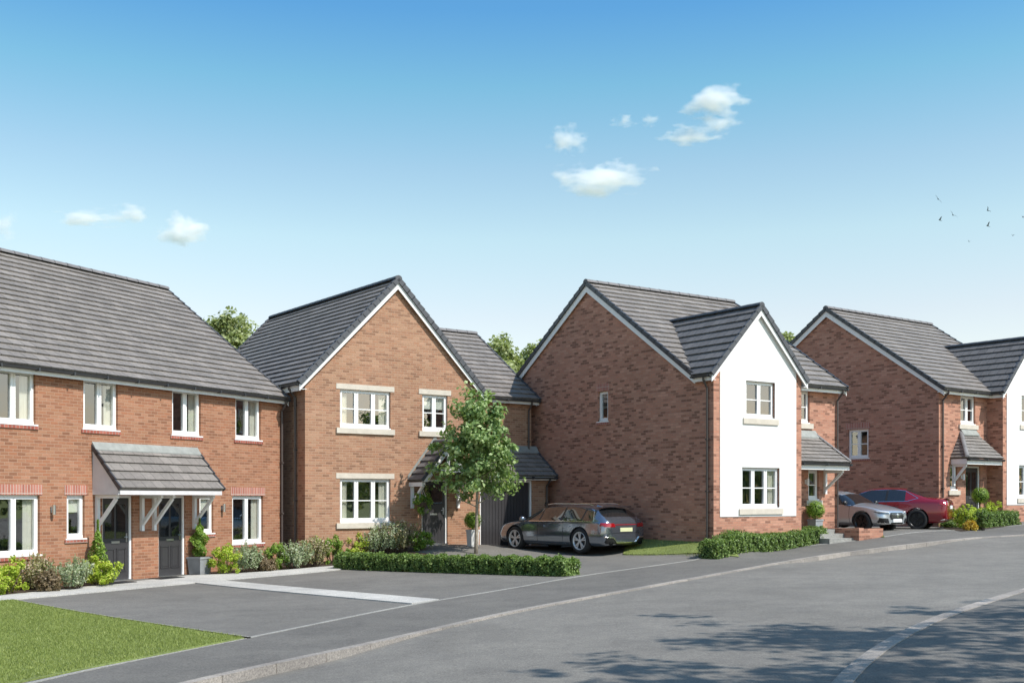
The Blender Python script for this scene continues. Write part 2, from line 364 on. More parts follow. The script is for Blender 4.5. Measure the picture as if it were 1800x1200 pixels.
# ------------------------------------------------------------------ building helpers (house-local: x along the front, y back, z up)
def Ffront(v0): return lambda s,d,z:(s,v0-d,z)
def Fleft(u0):  return lambda s,d,z:(u0-d,s,z)
def Fright(u0): return lambda s,d,z:(u0+d,s,z)
def Fback(v0):  return lambda s,d,z:(s,v0+d,z)
def wall(mb,F,s0,s1,z0,z1,holes=(),tri=None,uoff=0,rev=.11,m=0,d=0):
    xs=sorted({s0,s1}|{h[0] for h in holes}|{h[1] for h in holes}); zs=sorted({z0,z1}|{h[2] for h in holes}|{h[3] for h in holes})
    for i in range(len(xs)-1):
        for j in range(len(zs)-1):
            cx=(xs[i]+xs[i+1])/2; cz=(zs[j]+zs[j+1])/2
            if any(h[0]<cx<h[1] and h[2]<cz<h[3] for h in holes): continue
            q=[(xs[i],zs[j]),(xs[i+1],zs[j]),(xs[i+1],zs[j+1]),(xs[i],zs[j+1])]
            mb.face([F(a,d,b) for a,b in q],[(a+uoff,b) for a,b in q],m)
    for a,b,c,e in holes:
        for (p,q) in (((a,c),(a,e)),((b,c),(b,e)),((a,e),(b,e)),((a,c),(b,c))):
            mb.face([F(p[0],d,p[1]),F(q[0],d,q[1]),F(q[0],-rev,q[1]),F(p[0],-rev,p[1])],
                    [(p[0],p[1]),(q[0],q[1]),(q[0]+(.1 if p[0]==q[0] else 0),q[1]+(0 if p[0]==q[0] else .1)),(p[0]+(.1 if p[0]==q[0] else 0),p[1]+(0 if p[0]==q[0] else .1))],m)
    if tri: mb.face([F(a,d,b) for a,b in tri],[(a+uoff,b) for a,b in tri],m)
def window(parent,F,s0,s1,z0,z1,cols=2,bar=True,rec=.07,sill='white',lintel=None,inside='curtain',dark=True,head=None,bars=None):
    W=MB(); fo=.05
    d0,d1=-rec-.06,-rec
    W.box(s0,s1,d0,d1,z1-fo,z1,F); W.box(s0,s1,d0,d1+.012,z0,z0+fo+.015,F)
    W.box(s0,s0+fo,d0,d1,z0+fo,z1-fo,F); W.box(s1-fo,s1,d0,d1,z0+fo,z1-fo,F)
    w=(s1-s0)/cols; sash=.045
    for c in range(cols):
        a=s0+c*w; b=a+w
        a0=a+(fo if c==0 else .022); b0=b-(fo if c==cols-1 else .022); zz0=z0+fo+.015; zz1=z1-fo
        if c: W.box(a-.022,a+.022,d0,d1,z0+fo,z1-fo,F)
        e1=d1+.010
        W.box(a0,b0,d0,e1,zz0,zz0+sash,F); W.box(a0,b0,d0,e1,zz1-sash,zz1,F)
        W.box(a0,a0+sash,d0,e1,zz0+sash,zz1-sash,F); W.box(b0-sash,b0,d0,e1,zz0+sash,zz1-sash,F)
        if bar: zm=z0+(z1-z0)*.49; W.box(a0+sash,b0-sash,d1-.03,d1-.004,zm-.015,zm+.015,F)
    win=W.build('window',M['white'],parent)
    G=MB(); G.face([F(s0+fo,d1-.035,z0+fo),F(s1-fo,d1-.035,z0+fo),F(s1-fo,d1-.035,z1-fo),F(s0+fo,d1-.035,z1-fo)]); G.build('glass_pane',M['glass'],win)
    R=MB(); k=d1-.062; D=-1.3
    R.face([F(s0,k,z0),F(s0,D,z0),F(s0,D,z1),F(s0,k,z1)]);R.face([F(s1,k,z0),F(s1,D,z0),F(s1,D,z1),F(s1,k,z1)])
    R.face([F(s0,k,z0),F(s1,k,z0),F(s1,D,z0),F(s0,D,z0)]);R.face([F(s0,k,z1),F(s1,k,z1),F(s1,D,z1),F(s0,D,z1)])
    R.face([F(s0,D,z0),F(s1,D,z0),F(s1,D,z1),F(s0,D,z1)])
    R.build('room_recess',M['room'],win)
    def curt(a,b,name='curtain'):
        Cm=MB(); n=24; dd=k-.045
        for i in range(n):
            x0=a+(b-a)*i/n; x1=a+(b-a)*(i+1)/n; y0=dd+.03*math.sin(i*1.9); y1=dd+.03*math.sin((i+1)*1.9)
            Cm.face([F(x0,y0,z0+.03),F(x1,y1,z0+.03),F(x1,y1,z1-.03),F(x0,y0,z1-.03)])
        Cm.build(name,M['curtain'],win,smooth=True)
    if inside in('curtain','both'): curt(s1-.30*(1 if s1-s0<1.2 else 1.1),s1-.04)
    if inside=='both': curt(s0+.04,s0+.30)
    if inside=='blind':
        Bm=MB(); Bm.box(s0+.09,s1-.06,k-.03,k-.015,z0+(z1-z0)*.60,z1-.08,F); Bm.build('blind',M['blind'],win)
    Sm=MB()
    if sill=='white':
        Sm.box(s0-.05,s1+.05,-.08,.035,z0-.035,z0-.002,F); Sm.build('sill',M['white'],win)
        S2=MB(); S2.box(s0-.07,s1+.07,-.1,.028,z0-.11,z0-.038,F); S2.build('brick_sill',M['redsill'],win)
    elif sill=='stone':
        Sm.box(s0,s1,d1-.02,.02,z0-.035,z0-.001,F); Sm.build('sill',M['white'],win)
        S2=MB(); S2.box(s0-.13,s1+.13,-.1,.055,z0-.20,z0-.037,F); S2.build('stone_sill',M['stone'],win)
    if lintel=='stone':
        L=MB(); L.box(s0-.13,s1+.13,-.1,.014,z1+.003,z1+.165,F); L.build('stone_lintel',M['stone'],win)
    if lintel=='brick':
        L=MB(); L.box(s0-.07,s1+.07,-.05,.012,z1+.003,z1+.235,F); L.build('brick_lintel',M['soldier'],win)
    return win
def roof(mb,a0,a1,b0,b1,n,th=.045,under=.05):
    """stepped tile courses from the eave (a0-a1) up to the ridge (b0-b1)"""
    a0,a1,b0,b1=map(Vector,(a0,a1,b0,b1)); nrm=(a1-a0).cross(b0-a0).normalized()
    if nrm.z<0: nrm=-nrm
    ud=(a1-a0).normalized(); rnd=random.Random(n)
    us=lambda p:(p-a0).dot(ud)
    for i in range(n):
        t0=i/n; t1=(i+1)/n
        p0=a0.lerp(b0,t0); p1=a1.lerp(b1,t0); q0=a0.lerp(b0,t1); q1=a1.lerp(b1,t1)
        L=(p1-p0).length
        if L<.02: continue
        k=max(1,round(L/.33))
        # every tile of the course sits a millimetre or two differently
        for j in range(k):
            h=nrm*(th+rnd.uniform(-.0035,.0035)); h2=nrm*.002
            A=p0.lerp(p1,j/k); B=p0.lerp(p1,(j+1)/k); C=q0.lerp(q1,(j+1)/k); D=q0.lerp(q1,j/k)
            # uv: u follows the eave, offset by course handled by the brick node (row height 1)
            mb.face([A+h,B+h,C+h2,D+h2],[(us(A),i+.02),(us(B),i+.02),(us(C),i+.98),(us(D),i+.98)])
            mb.face([A-nrm*.01,B-nrm*.01,B+h,A+h],[(us(A),i+.02),(us(B),i+.02),(us(B),i+.06),(us(A),i+.06)])
        mb.face([p0-nrm*.01,p0+nrm*th,q0+nrm*.002,q0-nrm*.01],None); mb.face([p1-nrm*.01,p1+nrm*th,q1+nrm*.002,q1-nrm*.01],None)
    u=nrm*under
    mb.face([a0-u,a1-u,b1-u,b0-u],None); mb.face([a0-u,a1-u,a1,a0],None); mb.face([a0-u,a0,b0,b0-u],None); mb.face([a1-u,a1,b1,b1-u],None)
def verge_caps(mb,a,b,n,out,w=.11,th=.075,drop=.08):
    """cloaked verge: one overlapping cap per course, from eave a to ridge b; out = outward unit vector"""
    a=Vector(a);b=Vector(b);out=Vector(out); d=(b-a).normalized(); up=out.cross(d); up = up if up.z>0 else -up
    for i in range(n):
        p=a.lerp(b,i/n)-d*.02; q=a.lerp(b,(i+1)/n)+d*.02
        lo=up*(-drop); c=[]
        for (P,hh) in ((p,th+.012),(q,th-.02)):
            c.append([P-out*w+lo,P+out*.02+lo,P+out*.02+up*hh,P-out*w+up*hh])
        A,B=c
        mb.hexa([A[0],A[1],B[1],B[0],A[3],A[2],B[2],B[3]])
def ridge_tiles(mb,a,b,r=.11,step=.45):
    a=Vector(a);b=Vector(b);L=(b-a).length;n=max(1,round(L/step));d=(b-a)/n
    for i in range(n):
        p=a+d*i; q=a+d*(i+1)-d.normalized()*.012; x=d.normalized().cross(Vector((0,0,1))).normalized(); R=[]
        for P,rr in ((p,r),(q,r*.94)):
            R.append([P+x*math.cos(PI*k/6)*rr*1.15+Vector((0,0,math.sin(PI*k/6)*rr-.055)) for k in range(7)])
        for k in range(6): mb.face([R[0][k],R[0][k+1],R[1][k+1],R[1][k]])
        mb.face(R[0]); mb.face(R[1])
def barge(mb,F,pts,w=.20,d0=.09,d1=.115,m=0,soff=True):
    """white board under a verge. pts: (s,z) from eave to ridge along the tile underside"""
    (a,b),(c,e)=pts
    mb.prism([(a,b),(c,e),(c,e-w*1.25),(a,b-w)],d0,d1,F,m)
    if soff: mb.prism([(a,b-.10),(c,e-.12),(c,e-.15),(a,b-.13)],.0,d0,F,m)
def gutter(mb,a,b,r=.055):
    a=Vector(a);b=Vector(b);d=(b-a).normalized();x=Vector((-d.y,d.x,0)); n=8
    for rr,flip in ((r,0),(r-.008,1)):
        for k in range(n):
            A=PI+PI*k/n;B=PI+PI*(k+1)/n
            o=lambda P,t:P+x*math.cos(t)*rr+Vector((0,0,math.sin(t)*rr))
            mb.face([o(a,A),o(b,A),o(b,B),o(a,B)])
    for P in (a,b):
        mb.face([P+x*math.cos(PI+PI*k/n)*r+Vector((0,0,math.sin(PI+PI*k/n)*r)) for k in range(n+1)])
    L=(b-a).length; k=max(1,int(L/1.0))
    for i in range(k+1):
        p=a+d*(.08+(L-.16)*i/k); mb.box(-.02,.02,-r-.012,r+.004,-r-.008,.012,lambda s,t,z:tuple(p+d*s+x*t+Vector((0,0,z))))
def downpipe(parent,pts,mat,F=None):
    mb=MB(); mb.tube(pts,.034,10); z0=min(p[2] for p in pts); top=[p for p in pts if p[2]>z0+.3][-1]
    x,y=pts[-1][0],pts[-1][1]
    for zz in (z0+.35,z0+1.9,z0+3.4):
        if zz<top[2]-.1: mb.box(x-.045,x+.045,y-.045,y+.045,zz-.025,zz+.025)
    mb.build('downpipe',mat,parent)
def bracket(mb,u,v0,z0,z1,reach,w=.085):
    """gallows bracket: wall post, top arm and brace"""
    mb.box(u-w/2,u+w/2,v0-w,v0-.002,z0,z1)
    mb.box(u-w/2+.002,u+w/2-.002,v0-reach,v0-w,z1-w,z1-.002)
    mb.bar((u,v0-w*.7,z0+.16),(u,v0-reach+.06,z1-w*1.1),w*.85,w*.85)
def panel_door(parent,F,s0,s1,z0,z1,style='two',rec=.08):
    D=MB(); fr=.055; d1=-rec
    D.box(s0+fr,s1-fr,d1-.05,d1-.01,z0+.03,z1-fr,F)
    w=s1-s0
    if style=='two':
        m=(s0+s1)/2
        for a,b in ((s0+fr+.10,m-.035),(m+.035,s1-fr-.10)):
            zb,zt=z0+.22,z0+.80
            for q in ((a,b,zb,zb+.025),(a,b,zt-.025,zt),(a,a+.025,zb,zt),(b-.025,b,zb,zt)): D.box(q[0],q[1],d1-.012,d1+.004,q[2],q[3],F)
            D.box(a+.05,b-.05,d1-.012,d1-.001,zb+.05,zt-.05,F)
    else:
        n=7
        for i in range(n):
            a=s0+fr+.02+(w-2*fr-.04)*i/n; D.box(a,a+(w-2*fr-.04)/n-.008,d1-.012,d1-.003,z0+.05,z0+1.12,F)
    d=D.build('door',M['door'],parent)
    Fm=MB()
    Fm.box(s0,s0+fr,d1-.07,d1+.03,z0,z1,F);Fm.box(s1-fr,s1,d1-.07,d1+.03,z0,z1,F);Fm.box(s0+fr,s1-fr,d1-.07,d1+.03,z1-fr,z1,F)
    Fm.build('door_frame',M['white'],d)
    T=MB(); T.box(s0+.01,s1-.01,d1-.06,.03,z0-.05,z0+.028,F); T.build('threshold',M['metal'],d)
    G=MB()
    if style=='two':
        m=(s0+s1)/2
        for a,b in ((s0+fr+.10,m-.035),(m+.035,s1-fr-.10)): G.box(a,b,d1-.012,d1-.004,z0+1.05,z1-fr-.16,F)
    else: G.box(s0+fr+.10,s1-fr-.10,d1-.012,d1-.004,z0+1.28,z1-fr-.12,F)
    G.build('door_glass',M['cglass'],d)
    Lp=MB(); Lp.box((s0+s1)/2-.13,(s0+s1)/2+.13,d1-.01,d1+.008,z0+.93,z0+.985,F); Lp.build('letter_plate',M['metal'],d)
    H=MB(); x=s1-fr-.07 if style=='two' else s1-fr-.06
    H.box(x-.018,x+.018,d1-.01,d1+.006,z0+.95,z0+1.17,F); H.tube([F(x,d1+.0,z0+1.08),F(x,d1+.045,z0+1.08),F(x-.11,d1+.045,z0+1.08)],.009,8)
    H.build('door_handle',M['metal'],d)
    return d
def lamp(parent,F,s,z,mat='metal',up=True):
    mb=MB(); mb.box(s-.04,s+.04,0,.012,z-.07,z+.07,F)
    c=F(s,.09,z); mb.lathe([(0,-.11),(.04,-.11),(.04,.11),(0,.11)],16,lambda a,b,e:(c[0]+a,c[1]+b,c[2]+e))
    mb.tube([F(s,.01,z),F(s,.06,z)],.012,8)
    mb.build('wall_lamp',M[mat],parent)
# dark opaque glazing for car and door glass
m_,nt_,b_,_o=newmat('dark_glass'); b_.inputs['Base Color'].default_value=(.012,.013,.014,1); b_.inputs['Roughness'].default_value=.03; b_.inputs['Specular IOR Level'].default_value=.9; b_.inputs['Coat Weight'].default_value=.6; b_.inputs['Coat Roughness'].default_value=.01
M['cglass']=m_
ZB=-1.1       # how far walls run below the floor level

# ================================================================== left pair of houses
T=empty('semi_detached_house_pair',(-6.846,33.478,0),math.radians(62.996),'long red-brick house pair on the left with one canopy over two dark doors','house pair')
F0=Ffront(0); UL=-10.95
wl=[('w',-2.213,-.889,.766,2.12),('w',-10.06,-8.735,.766,2.12)]
sm=[(-3.52,-2.984,1.10,2.12),(-7.965,-7.44,1.10,2.12)]
up=[(-2.079,-.990,3.722,4.925),(-4.547,-3.474,3.722,4.925),(-7.475,-6.40,3.722,4.925),(-9.96,-8.85,3.722,4.925)]
dr=[(-5.028,-4.057,0,2.11),(-6.89,-5.919,0,2.11)]
holes=[h[1:] for h in wl]+sm+up+dr
Tez,Trz=5.02,8.66
mb=MB()
wall(mb,F0,UL,0,ZB,4.98,holes)
gt=lambda v0,v1,ez,rz,rv:[(v0,ez),(rv,rz),(v1,ez)]
wall(mb,Fright(0),0,9.3,ZB,4.98,(),[(0,4.98),(9.3,4.98),(4.65,8.46)],uoff=.11)
wall(mb,Fleft(UL),0,9.3,ZB,4.98,(),[(0,4.98),(9.3,4.98),(4.65,8.46)])
wall(mb,Fback(9.3),UL,0,ZB,4.98)
mb.build('brick_wall',M['brickT'],T)
for _,a,b,c,d in wl: window(T,F0,a,b,c,d,2,False,lintel='brick',inside='curtain')
for a,b,c,d in sm: window(T,F0,a,b,c,d,1,False,lintel='brick',inside='blind')
for a,b,c,d in up: window(T,F0,a,b,c,d,2,False,inside='curtain')
for a,b,c,d in dr: panel_door(T,F0,a,b,c,d,'two')
mb=MB(); eL,eR=UL-.1,.08; nC=21
roof(mb,(eL,-.19,Tez),(eR,-.19,Tez),(eL,4.65,Trz),(eR,4.65,Trz),nC); roof(mb,(eL,9.49,Tez),(eR,9.49,Tez),(eL,4.65,Trz),(eR,4.65,Trz),nC)
rf=mb.build('tiled_roof',M['tile'],T)
mb=MB(); ridge_tiles(mb,(eL,4.65,Trz+.06),(eR,4.65,Trz+.06)); mb.build('ridge_tiles',M['ridge'],rf)
for v_ in (-.19,9.49): mb=MB(); verge_caps(mb,(eR,v_,Tez),(eR,4.65,Trz),nC,(1,0,0),.04,.05); mb.build('verge_caps',M['verge'],rf)
mb=MB(); barge(mb,Fright(0),[(-.19,Tez-.05),(4.65,Trz-.05)],.18,.03,.055); barge(mb,Fright(0),[(9.49,Tez-.05),(4.65,Trz-.05)],.18,.03,.055); mb.build('bargeboard',M['board'],rf)
mb=MB(); mb.box(eL,eR-.02,-.165,-.14,4.84,5.02); mb.box(eL,eR-.02,-.14,.0,4.90,4.915); mb.build('fascia_board',M['board'],rf)
mb=MB(); gutter(mb,(eL,-.225,4.98),(eR,-.225,4.98)); mb.build('gutter',M['gutter'],rf)
downpipe(T,[(-.10,-.225,4.92),(-.10,-.225,4.86),(-.10,-.06,4.62),(-.10,-.06,-.3)],M['pipe'])
for s in (-8.41,-2.65): lamp(T,F0,s,1.78)
# shared tiled canopy
cu0,cu1,cv,ct,ce=-7.22,-3.60,-.92,3.36,2.28
mb=MB(); roof(mb,(cu0,cv,ce),(cu1,cv,ce),(cu0,0,ct-.05),(cu1,0,ct-.05),5,th=.045)
cn=mb.build('canopy',M['tile'],T)
mb=MB(); mb.hexa([(cu0,-.14,ct-.16),(cu1,-.14,ct-.16),(cu1,-.003,ct-.06),(cu0,-.003,ct-.06),(cu0,-.14,ct-.135),(cu1,-.14,ct-.135),(cu1,-.003,ct+.05),(cu0,-.003,ct+.05)]); mb.build('lead_flashing',M['lead'],cn)
for q_,o_ in ((cu0,-1),(cu1,1)): mb=MB(); verge_caps(mb,(q_,cv,ce),(q_,0,ct-.05),5,(o_,0,0),.03,.05,.05); mb.build('verge_caps',M['gutter'],cn)
mb=MB()
mb.box(cu0+.04,cu1-.04,cv+.03,cv+.06,2.13,ce-.045)
for u in (cu0+.02,cu1-.06): mb.prism([(cv+.065,2.13),(-.002,2.13),(-.002,ct-.15),(cv+.065,ce-.04)],0,.04,lambda s,d,z,u=u:(u+d,s,z))
mb.box(cu0+.065,cu1-.065,cv+.065,-.003,2.14,2.16)
mb.build('canopy_cheek',M['cheek'],cn)
for u in (-7.08,-5.64,-5.22,-3.76):
    mb=MB(); bracket(mb,u,0,1.22,2.13,.72); mb.build('bracket',M['board'],cn)

# ================================================================== second house (buff brick, front gable)
BX=empty('detached_house',(-6.096,33.065,.581),math.radians(36.175),'buff-brick house with a steep brick front gable and an attached garage','house')
B=BX
Bez,Brz,Bru=4.86,8.254,3.1; WR=6.2
win3=[(1.147,2.89,3.62,4.75),(1.147,2.89,.754,2.06)]; win2=(4.04,4.99,3.62,4.75)
door=(4.022,4.992,0,2.06)
slope=(Brz-Bez)/(3.1+.231)
mb=MB()
wall(mb,F0,0,WR,ZB,4.86,win3+[win2,door],[(0,4.86),(WR,4.86),(WR,Brz-(WR-Bru)*slope-.1),(Bru,Brz-.12),(0,Brz-Bru*slope-.1)])
wall(mb,Fleft(0),0,9.2,ZB,4.98,uoff=.11)
wall(mb,Fright(WR),0,9.2,ZB,4.98)
wall(mb,Fback(9.2),0,WR,ZB,4.86,(),[(0,4.86),(WR,4.86),(WR,Brz-(WR-Bru)*slope-.1),(Bru,Brz-.12),(0,Brz-Bru*slope-.1)])
# right wing and garage
WU=9.08; wv=.95
wall(mb,Ffront(wv),WR,WU,2.2,4.84,(),uoff=.05)
wall(mb,Fright(WU),0,wv,ZB,2.05,(),[(0,2.05),(wv,2.05),(wv,2.95)]); wall(mb,Fright(WU),wv,8.4,ZB,4.84,(),[(wv,4.84),(8.4,4.84),(4.67,7.5)])
wall(mb,Fback(8.4),WR,WU,ZB,4.84)
gd=(6.25,8.39,-.12,2.06)
wall(mb,F0,WR,WU,ZB,2.08,[gd])
mb.build('brick_wall',M['brickB'],B)
window(B,F0,*win3[0],3,True,sill='stone',lintel='stone',inside='both'); window(B,F0,*win3[1],3,True,sill='stone',lintel='stone',inside='both')
window(B,F0,*win2,2,True,sill='stone',lintel='stone',inside='blind')
panel_door(B,F0,*door,'stable')
# garage door of vertical planks
mb=MB(); n=16
for i in range(n):
    a=gd[0]+.06+(gd[1]-gd[0]-.12)*i/n; mb.box(a,a+(gd[1]-gd[0]-.12)/n-.012,-.12,-.09,gd[2],gd[3]-.06,F0)
mb.box(gd[0]+.05,gd[1]-.05,-.14,-.121,gd[2],gd[3]-.05,F0)
gdo=mb.build('garage_door',M['door'],B)
mb=MB(); mb.box(gd[0],gd[0]+.06,-.13,-.04,gd[2],gd[3],F0);mb.box(gd[1]-.06,gd[1],-.13,-.04,gd[2],gd[3],F0);mb.box(gd[0]+.06,gd[1]-.06,-.13,-.04,gd[3]-.06,gd[3],F0); mb.build('door_frame',M['white'],gdo)
mb=MB(); nB=19; vf,vb=-.15,9.35
roof(mb,(-.231,vf,Bez),(-.231,vb,Bez),(Bru,vf,Brz),(Bru,vb,Brz),nB); roof(mb,(6.431,vf,Bez),(6.431,vb,Bez),(Bru,vf,Brz),(Bru,vb,Brz),nB)
rf=mb.build('tiled_roof',M['tile'],B)
mb=MB(); ridge_tiles(mb,(Bru,vf,Brz+.06),(Bru,vb,Brz+.06)); mb.build('ridge_tiles',M['verge'],rf)
for e in (-.231,6.431):
    for v,o in ((vf,-1),(vb,1)): mb=MB(); verge_caps(mb,(e,v,Bez),(Bru,v,Brz),nB,(0,o,0)); mb.build('verge_caps',M['verge'],rf)
mb=MB()
for e in (-.231,6.431):
    s=1 if e<0 else -1
    barge(mb,F0,[(e+s*.0,Bez-.05),(Bru,Brz-.06)],.20)
    mb.box(min(e+s*.02,e+s*.23),max(e+s*.02,e+s*.23),-.112,9.2,Bez-.20,Bez-.185)
    mb.box(min(e+s*.03,e+s*.055),max(e+s*.03,e+s*.055),-.08,9.2,Bez-.24,Bez-.02)
mb.build('bargeboard',M['white'],rf)
for q_ in ((-.27,9.2),(6.47,wv-.3)): mb=MB(); gutter(mb,(q_[0],-.1,Bez-.03),(q_[0],q_[1],Bez-.03)); mb.build('gutter',M['gutter'],rf)
downpipe(B,[(-.27,.55,Bez-.08),(-.27,.55,Bez-.14),(-.06,.55,Bez-.4),(-.06,.55,-.5)],M['pipe'])
# wing roof
We,Wr=4.90,7.635; wR=9.30; vE=.73; nW=15
mb=MB(); roof(mb,(6.38,vE,We),(wR,vE,We),(3.72,4.67,Wr),(wR,4.67,Wr),nW); roof(mb,(6.38,8.61,We),(wR,8.61,We),(3.72,4.67,Wr),(wR,4.67,Wr),nW)
w2=mb.build('wing_roof',M['tile'],B)
mb=MB(); ridge_tiles(mb,(3.75,4.67,Wr+.06),(wR,4.67,Wr+.06)); mb.build('ridge_tiles',M['ridge'],w2)
for v_ in (vE,8.61): mb=MB(); verge_caps(mb,(wR,v_,We),(wR,4.67,Wr),nW,(1,0,0),.05,.05); mb.build('verge_caps',M['verge'],w2)
mb=MB(); mb.box(6.45,wR-.02,vE+.03,vE+.055,We-.19,We-.03); mb.box(6.45,wR-.02,vE+.055,wv,We-.14,We-.125); barge(mb,Fright(WU),[(vE+.06,We-.05),(4.67,Wr-.06)],.17,.10,.125,soff=False); mb.build('fascia_board',M['board'],w2)
mb=MB(); gutter(mb,(6.45,vE-.03,We-.05),(wR,vE-.03,We-.05)); mb.build('gutter',M['gutter'],w2)
downpipe(B,[(8.93,vE-.03,We-.1),(8.93,vE-.03,We-.16),(8.93,wv-.06,We-.4),(8.93,wv-.06,3.08)],M['pipe'])
# garage lean-to roof
gE,gT=2.22,3.12; nG=6
mb=MB(); roof(mb,(6.22,-.22,gE),(wR,-.22,gE),(6.22,wv-.004,gT),(wR,wv-.004,gT),nG,th=.045)
g2=mb.build('garage_roof',M['tile'],B)
mb=MB(); mb.hexa([(6.3,wv-.16,gT-.10),(wR,wv-.16,gT-.10),(wR,wv-.005,gT-.0),(6.3,wv-.005,gT-.0),(6.3,wv-.16,gT-.06),(wR,wv-.16,gT-.06),(wR,wv-.005,gT+.16),(6.3,wv-.005,gT+.16)]); mb.build('lead_flashing',M['lead'],g2)
mb=MB(); verge_caps(mb,(wR,-.22,gE),(wR,wv,gT),nG,(1,0,0),.05,.05); mb.build('verge_caps',M['verge'],g2)
mb=MB(); mb.box(6.25,wR-.02,-.19,-.165,gE-.15,gE-.03); mb.box(6.25,wR-.02,-.165,0,gE-.14,gE-.125); mb.build('fascia_board',M['board'],g2)
mb=MB(); gutter(mb,(6.25,-.25,gE-.05),(wR,-.25,gE-.05)); mb.build('gutter',M['gutter'],g2)
downpipe(B,[(8.98,-.25,gE-.1),(8.98,-.25,gE-.15),(8.98,-.06,gE-.35),(8.98,-.06,-.6)],M['pipe'])
# gabled door porch
pc,ph,pd=4.507,.98,-.86; pe,pt=2.02,3.22
mb=MB()
for s in (-1,1): roof(mb,(pc+s*ph,pd,pe),(pc+s*ph,-.003,pe),(pc,pd,pt),(pc,-.003,pt),6,th=.05)
po=mb.build('porch_roof',M['tileD'],B)
mb=MB(); ridge_tiles(mb,(pc,pd,pt+.07),(pc,-.003,pt+.07),.09,.42); mb.build('ridge_tiles',M['verge'],po)
for s in (-1,1): mb=MB(); verge_caps(mb,(pc+s*ph,pd,pe),(pc,pd,pt),6,(0,-1,0),.05,.06,.03); mb.build('verge_caps',M['verge'],po)
mb=MB(); PF=Ffront(pd+.06)
for s in (-1,1):
    mb.prism([(pc+s*ph,pe-.05),(pc,pt-.05),(pc,pt-.30),(pc+s*(ph-.16),pe-.05)],0,.045,PF)
    mb.box(min(pc+s*(ph-.02),pc+s*(ph-.05)),max(pc+s*(ph-.02),pc+s*(ph-.05)),pd+.07,-.003,pe-.19,pe-.06)
mb.box(pc-.50,pc+.50,-.045,0,pe+.26,pe+.36,PF)                     # collar tie
mb.box(pc-.045,pc+.045,-.04,.005,pe+.36,pt-.2,PF)                # king post
for s in (-1,1): mb.prism([(pc+s*.50,pe+.26),(pc+s*.62,pe+.20),(pc+s*(ph-.12),pe-.05),(pc+s*(ph-.24),pe-.05)],-.04,.0,PF)
mb.build('porch_truss',M['white'],po)
for s in (-1,1):
    mb=MB(); bracket(mb,pc+s*(ph-.12),0,1.15,pe-.06,.76); mb.build('bracket',M['white'],po)
# back boards under the porch slopes (lead soaker against the wall)
mb=MB()
for s in (-1,1): mb.prism([(pc+s*(ph+.02),pe+.05),(pc+s*(ph+.02),pe+.16),(pc,pt+.22),(pc,pt+.1)],.003,.02,F0)
mb.build('lead_flashing',M['lead'],po)

# ================================================================== third house (white rendered gable)
def corner_house(root,bay_u,bay_v,bay_w,bay_rz,gz,main_u0,main_u1,main_v,ev,rv,rz,side_win,mat,nM=17,small=False):
    pass
C=empty('detached_house',(5.799,32.295,.848),math.radians(34.61),'brown-brick house whose whole white rendered gable shows, behind the estate car','house')
def main_roof(P,uL,uR,ev,rv,ez,rz,n,bk=None):
    vb=2*rv-ev; mb=MB(); roof(mb,(uL,ev,ez),(uR,ev,ez),(uL,rv,rz),(uR,rv,rz),n); roof(mb,(uL,vb,ez),(uR,vb,ez),(uL,rv,rz),(uR,rv,rz),n)
    rf=mb.build('tiled_roof',M['tile'],P)
    mb=MB(); ridge_tiles(mb,(uL,rv,rz+.06),(uR,rv,rz+.06)); mb.build('ridge_tiles',M['ridge'],rf)
    for u,o in ((uL,-1),(uR,1)):
        for v in (ev,vb): mb=MB(); verge_caps(mb,(u,v,ez),(u,rv,rz),n,(o,0,0),.05,.055); mb.build('verge_caps',M['gutter'],rf)
    return rf,vb
def side_barge(mb,F,ev,vb,rv,ez,rz):
    for v in (ev,vb): barge(mb,F,[(v,ez-.06),(rv,rz-.07)],.20,.06,.085)
Cez=4.80; ev,rv,rz=.682,5.784,8.307; CW=3.734; CR=6.62; cv0=.95
sw=(4.76,5.26,3.69,4.67)
mb=MB()
top=lambda v:rz-abs(v-rv)*(rz-Cez)/(rv-ev)-.12
vb=2*rv-ev; cb=vb-.25
wall(mb,Fleft(0),0,cb,ZB,4.66,[(sw[0],sw[1],sw[2],sw[3]-.015)],[(cv0,4.66),(cb,4.66),(rv,rz-.12)],uoff=.11)
wall(mb,Fright(CR),cv0,cb,ZB,4.66,(),[(cv0,4.66),(cb,4.66),(rv,rz-.12)])
wall(mb,Fback(cb),0,CR,ZB,4.66)
# bay front (brick corners and plinth show round the render) and bay right side
bw=[(1.309,2.545,3.59,4.66),(1.142,2.745,.922,2.107)]
bs=(6.916-4.77)/(1.856+.165)
wall(mb,F0,0,CW,ZB,4.70,bw,[(0,4.70),(CW,4.70),(CW,6.916-(CW-1.867)*bs-.1),(1.867,6.916-.12),(0,6.916-1.867*bs-.1)])
wall(mb,Fright(CW),0,cv0,ZB,4.70)
rw=[(4.28,5.22,3.62,4.63),(5.16,5.66,1.17,2.10)]; cd=(3.86,4.78,0,2.1)
wall(mb,Ffront(cv0),CW,CR,ZB,4.66,rw+[cd])
mb.build('brick_wall',M['brickC'],C)
mb=MB(); u0,u1=.25,3.485; zt=lambda u:6.916-abs(u-1.856)*bs-.13
FR=Ffront(0)
wall(mb,FR,u0,u1,.658,zt(u1),[bw[0],bw[1]],[(u0,zt(u1)),(u1,zt(u1)),(1.856,zt(1.856)),(u0,zt(u0))],rev=.1,d=.016)
for q in (((u0,.658),(u1,.658)),((u0,.658),(u0,zt(u0))),((u1,.658),(u1,zt(u1)))):
    (a,b),(c,d)=q; mb.face([F0(a,.016,b),F0(c,.016,d),F0(c,.002,d),F0(a,.002,b)])
mb.build('render_panel',M['render'],C)
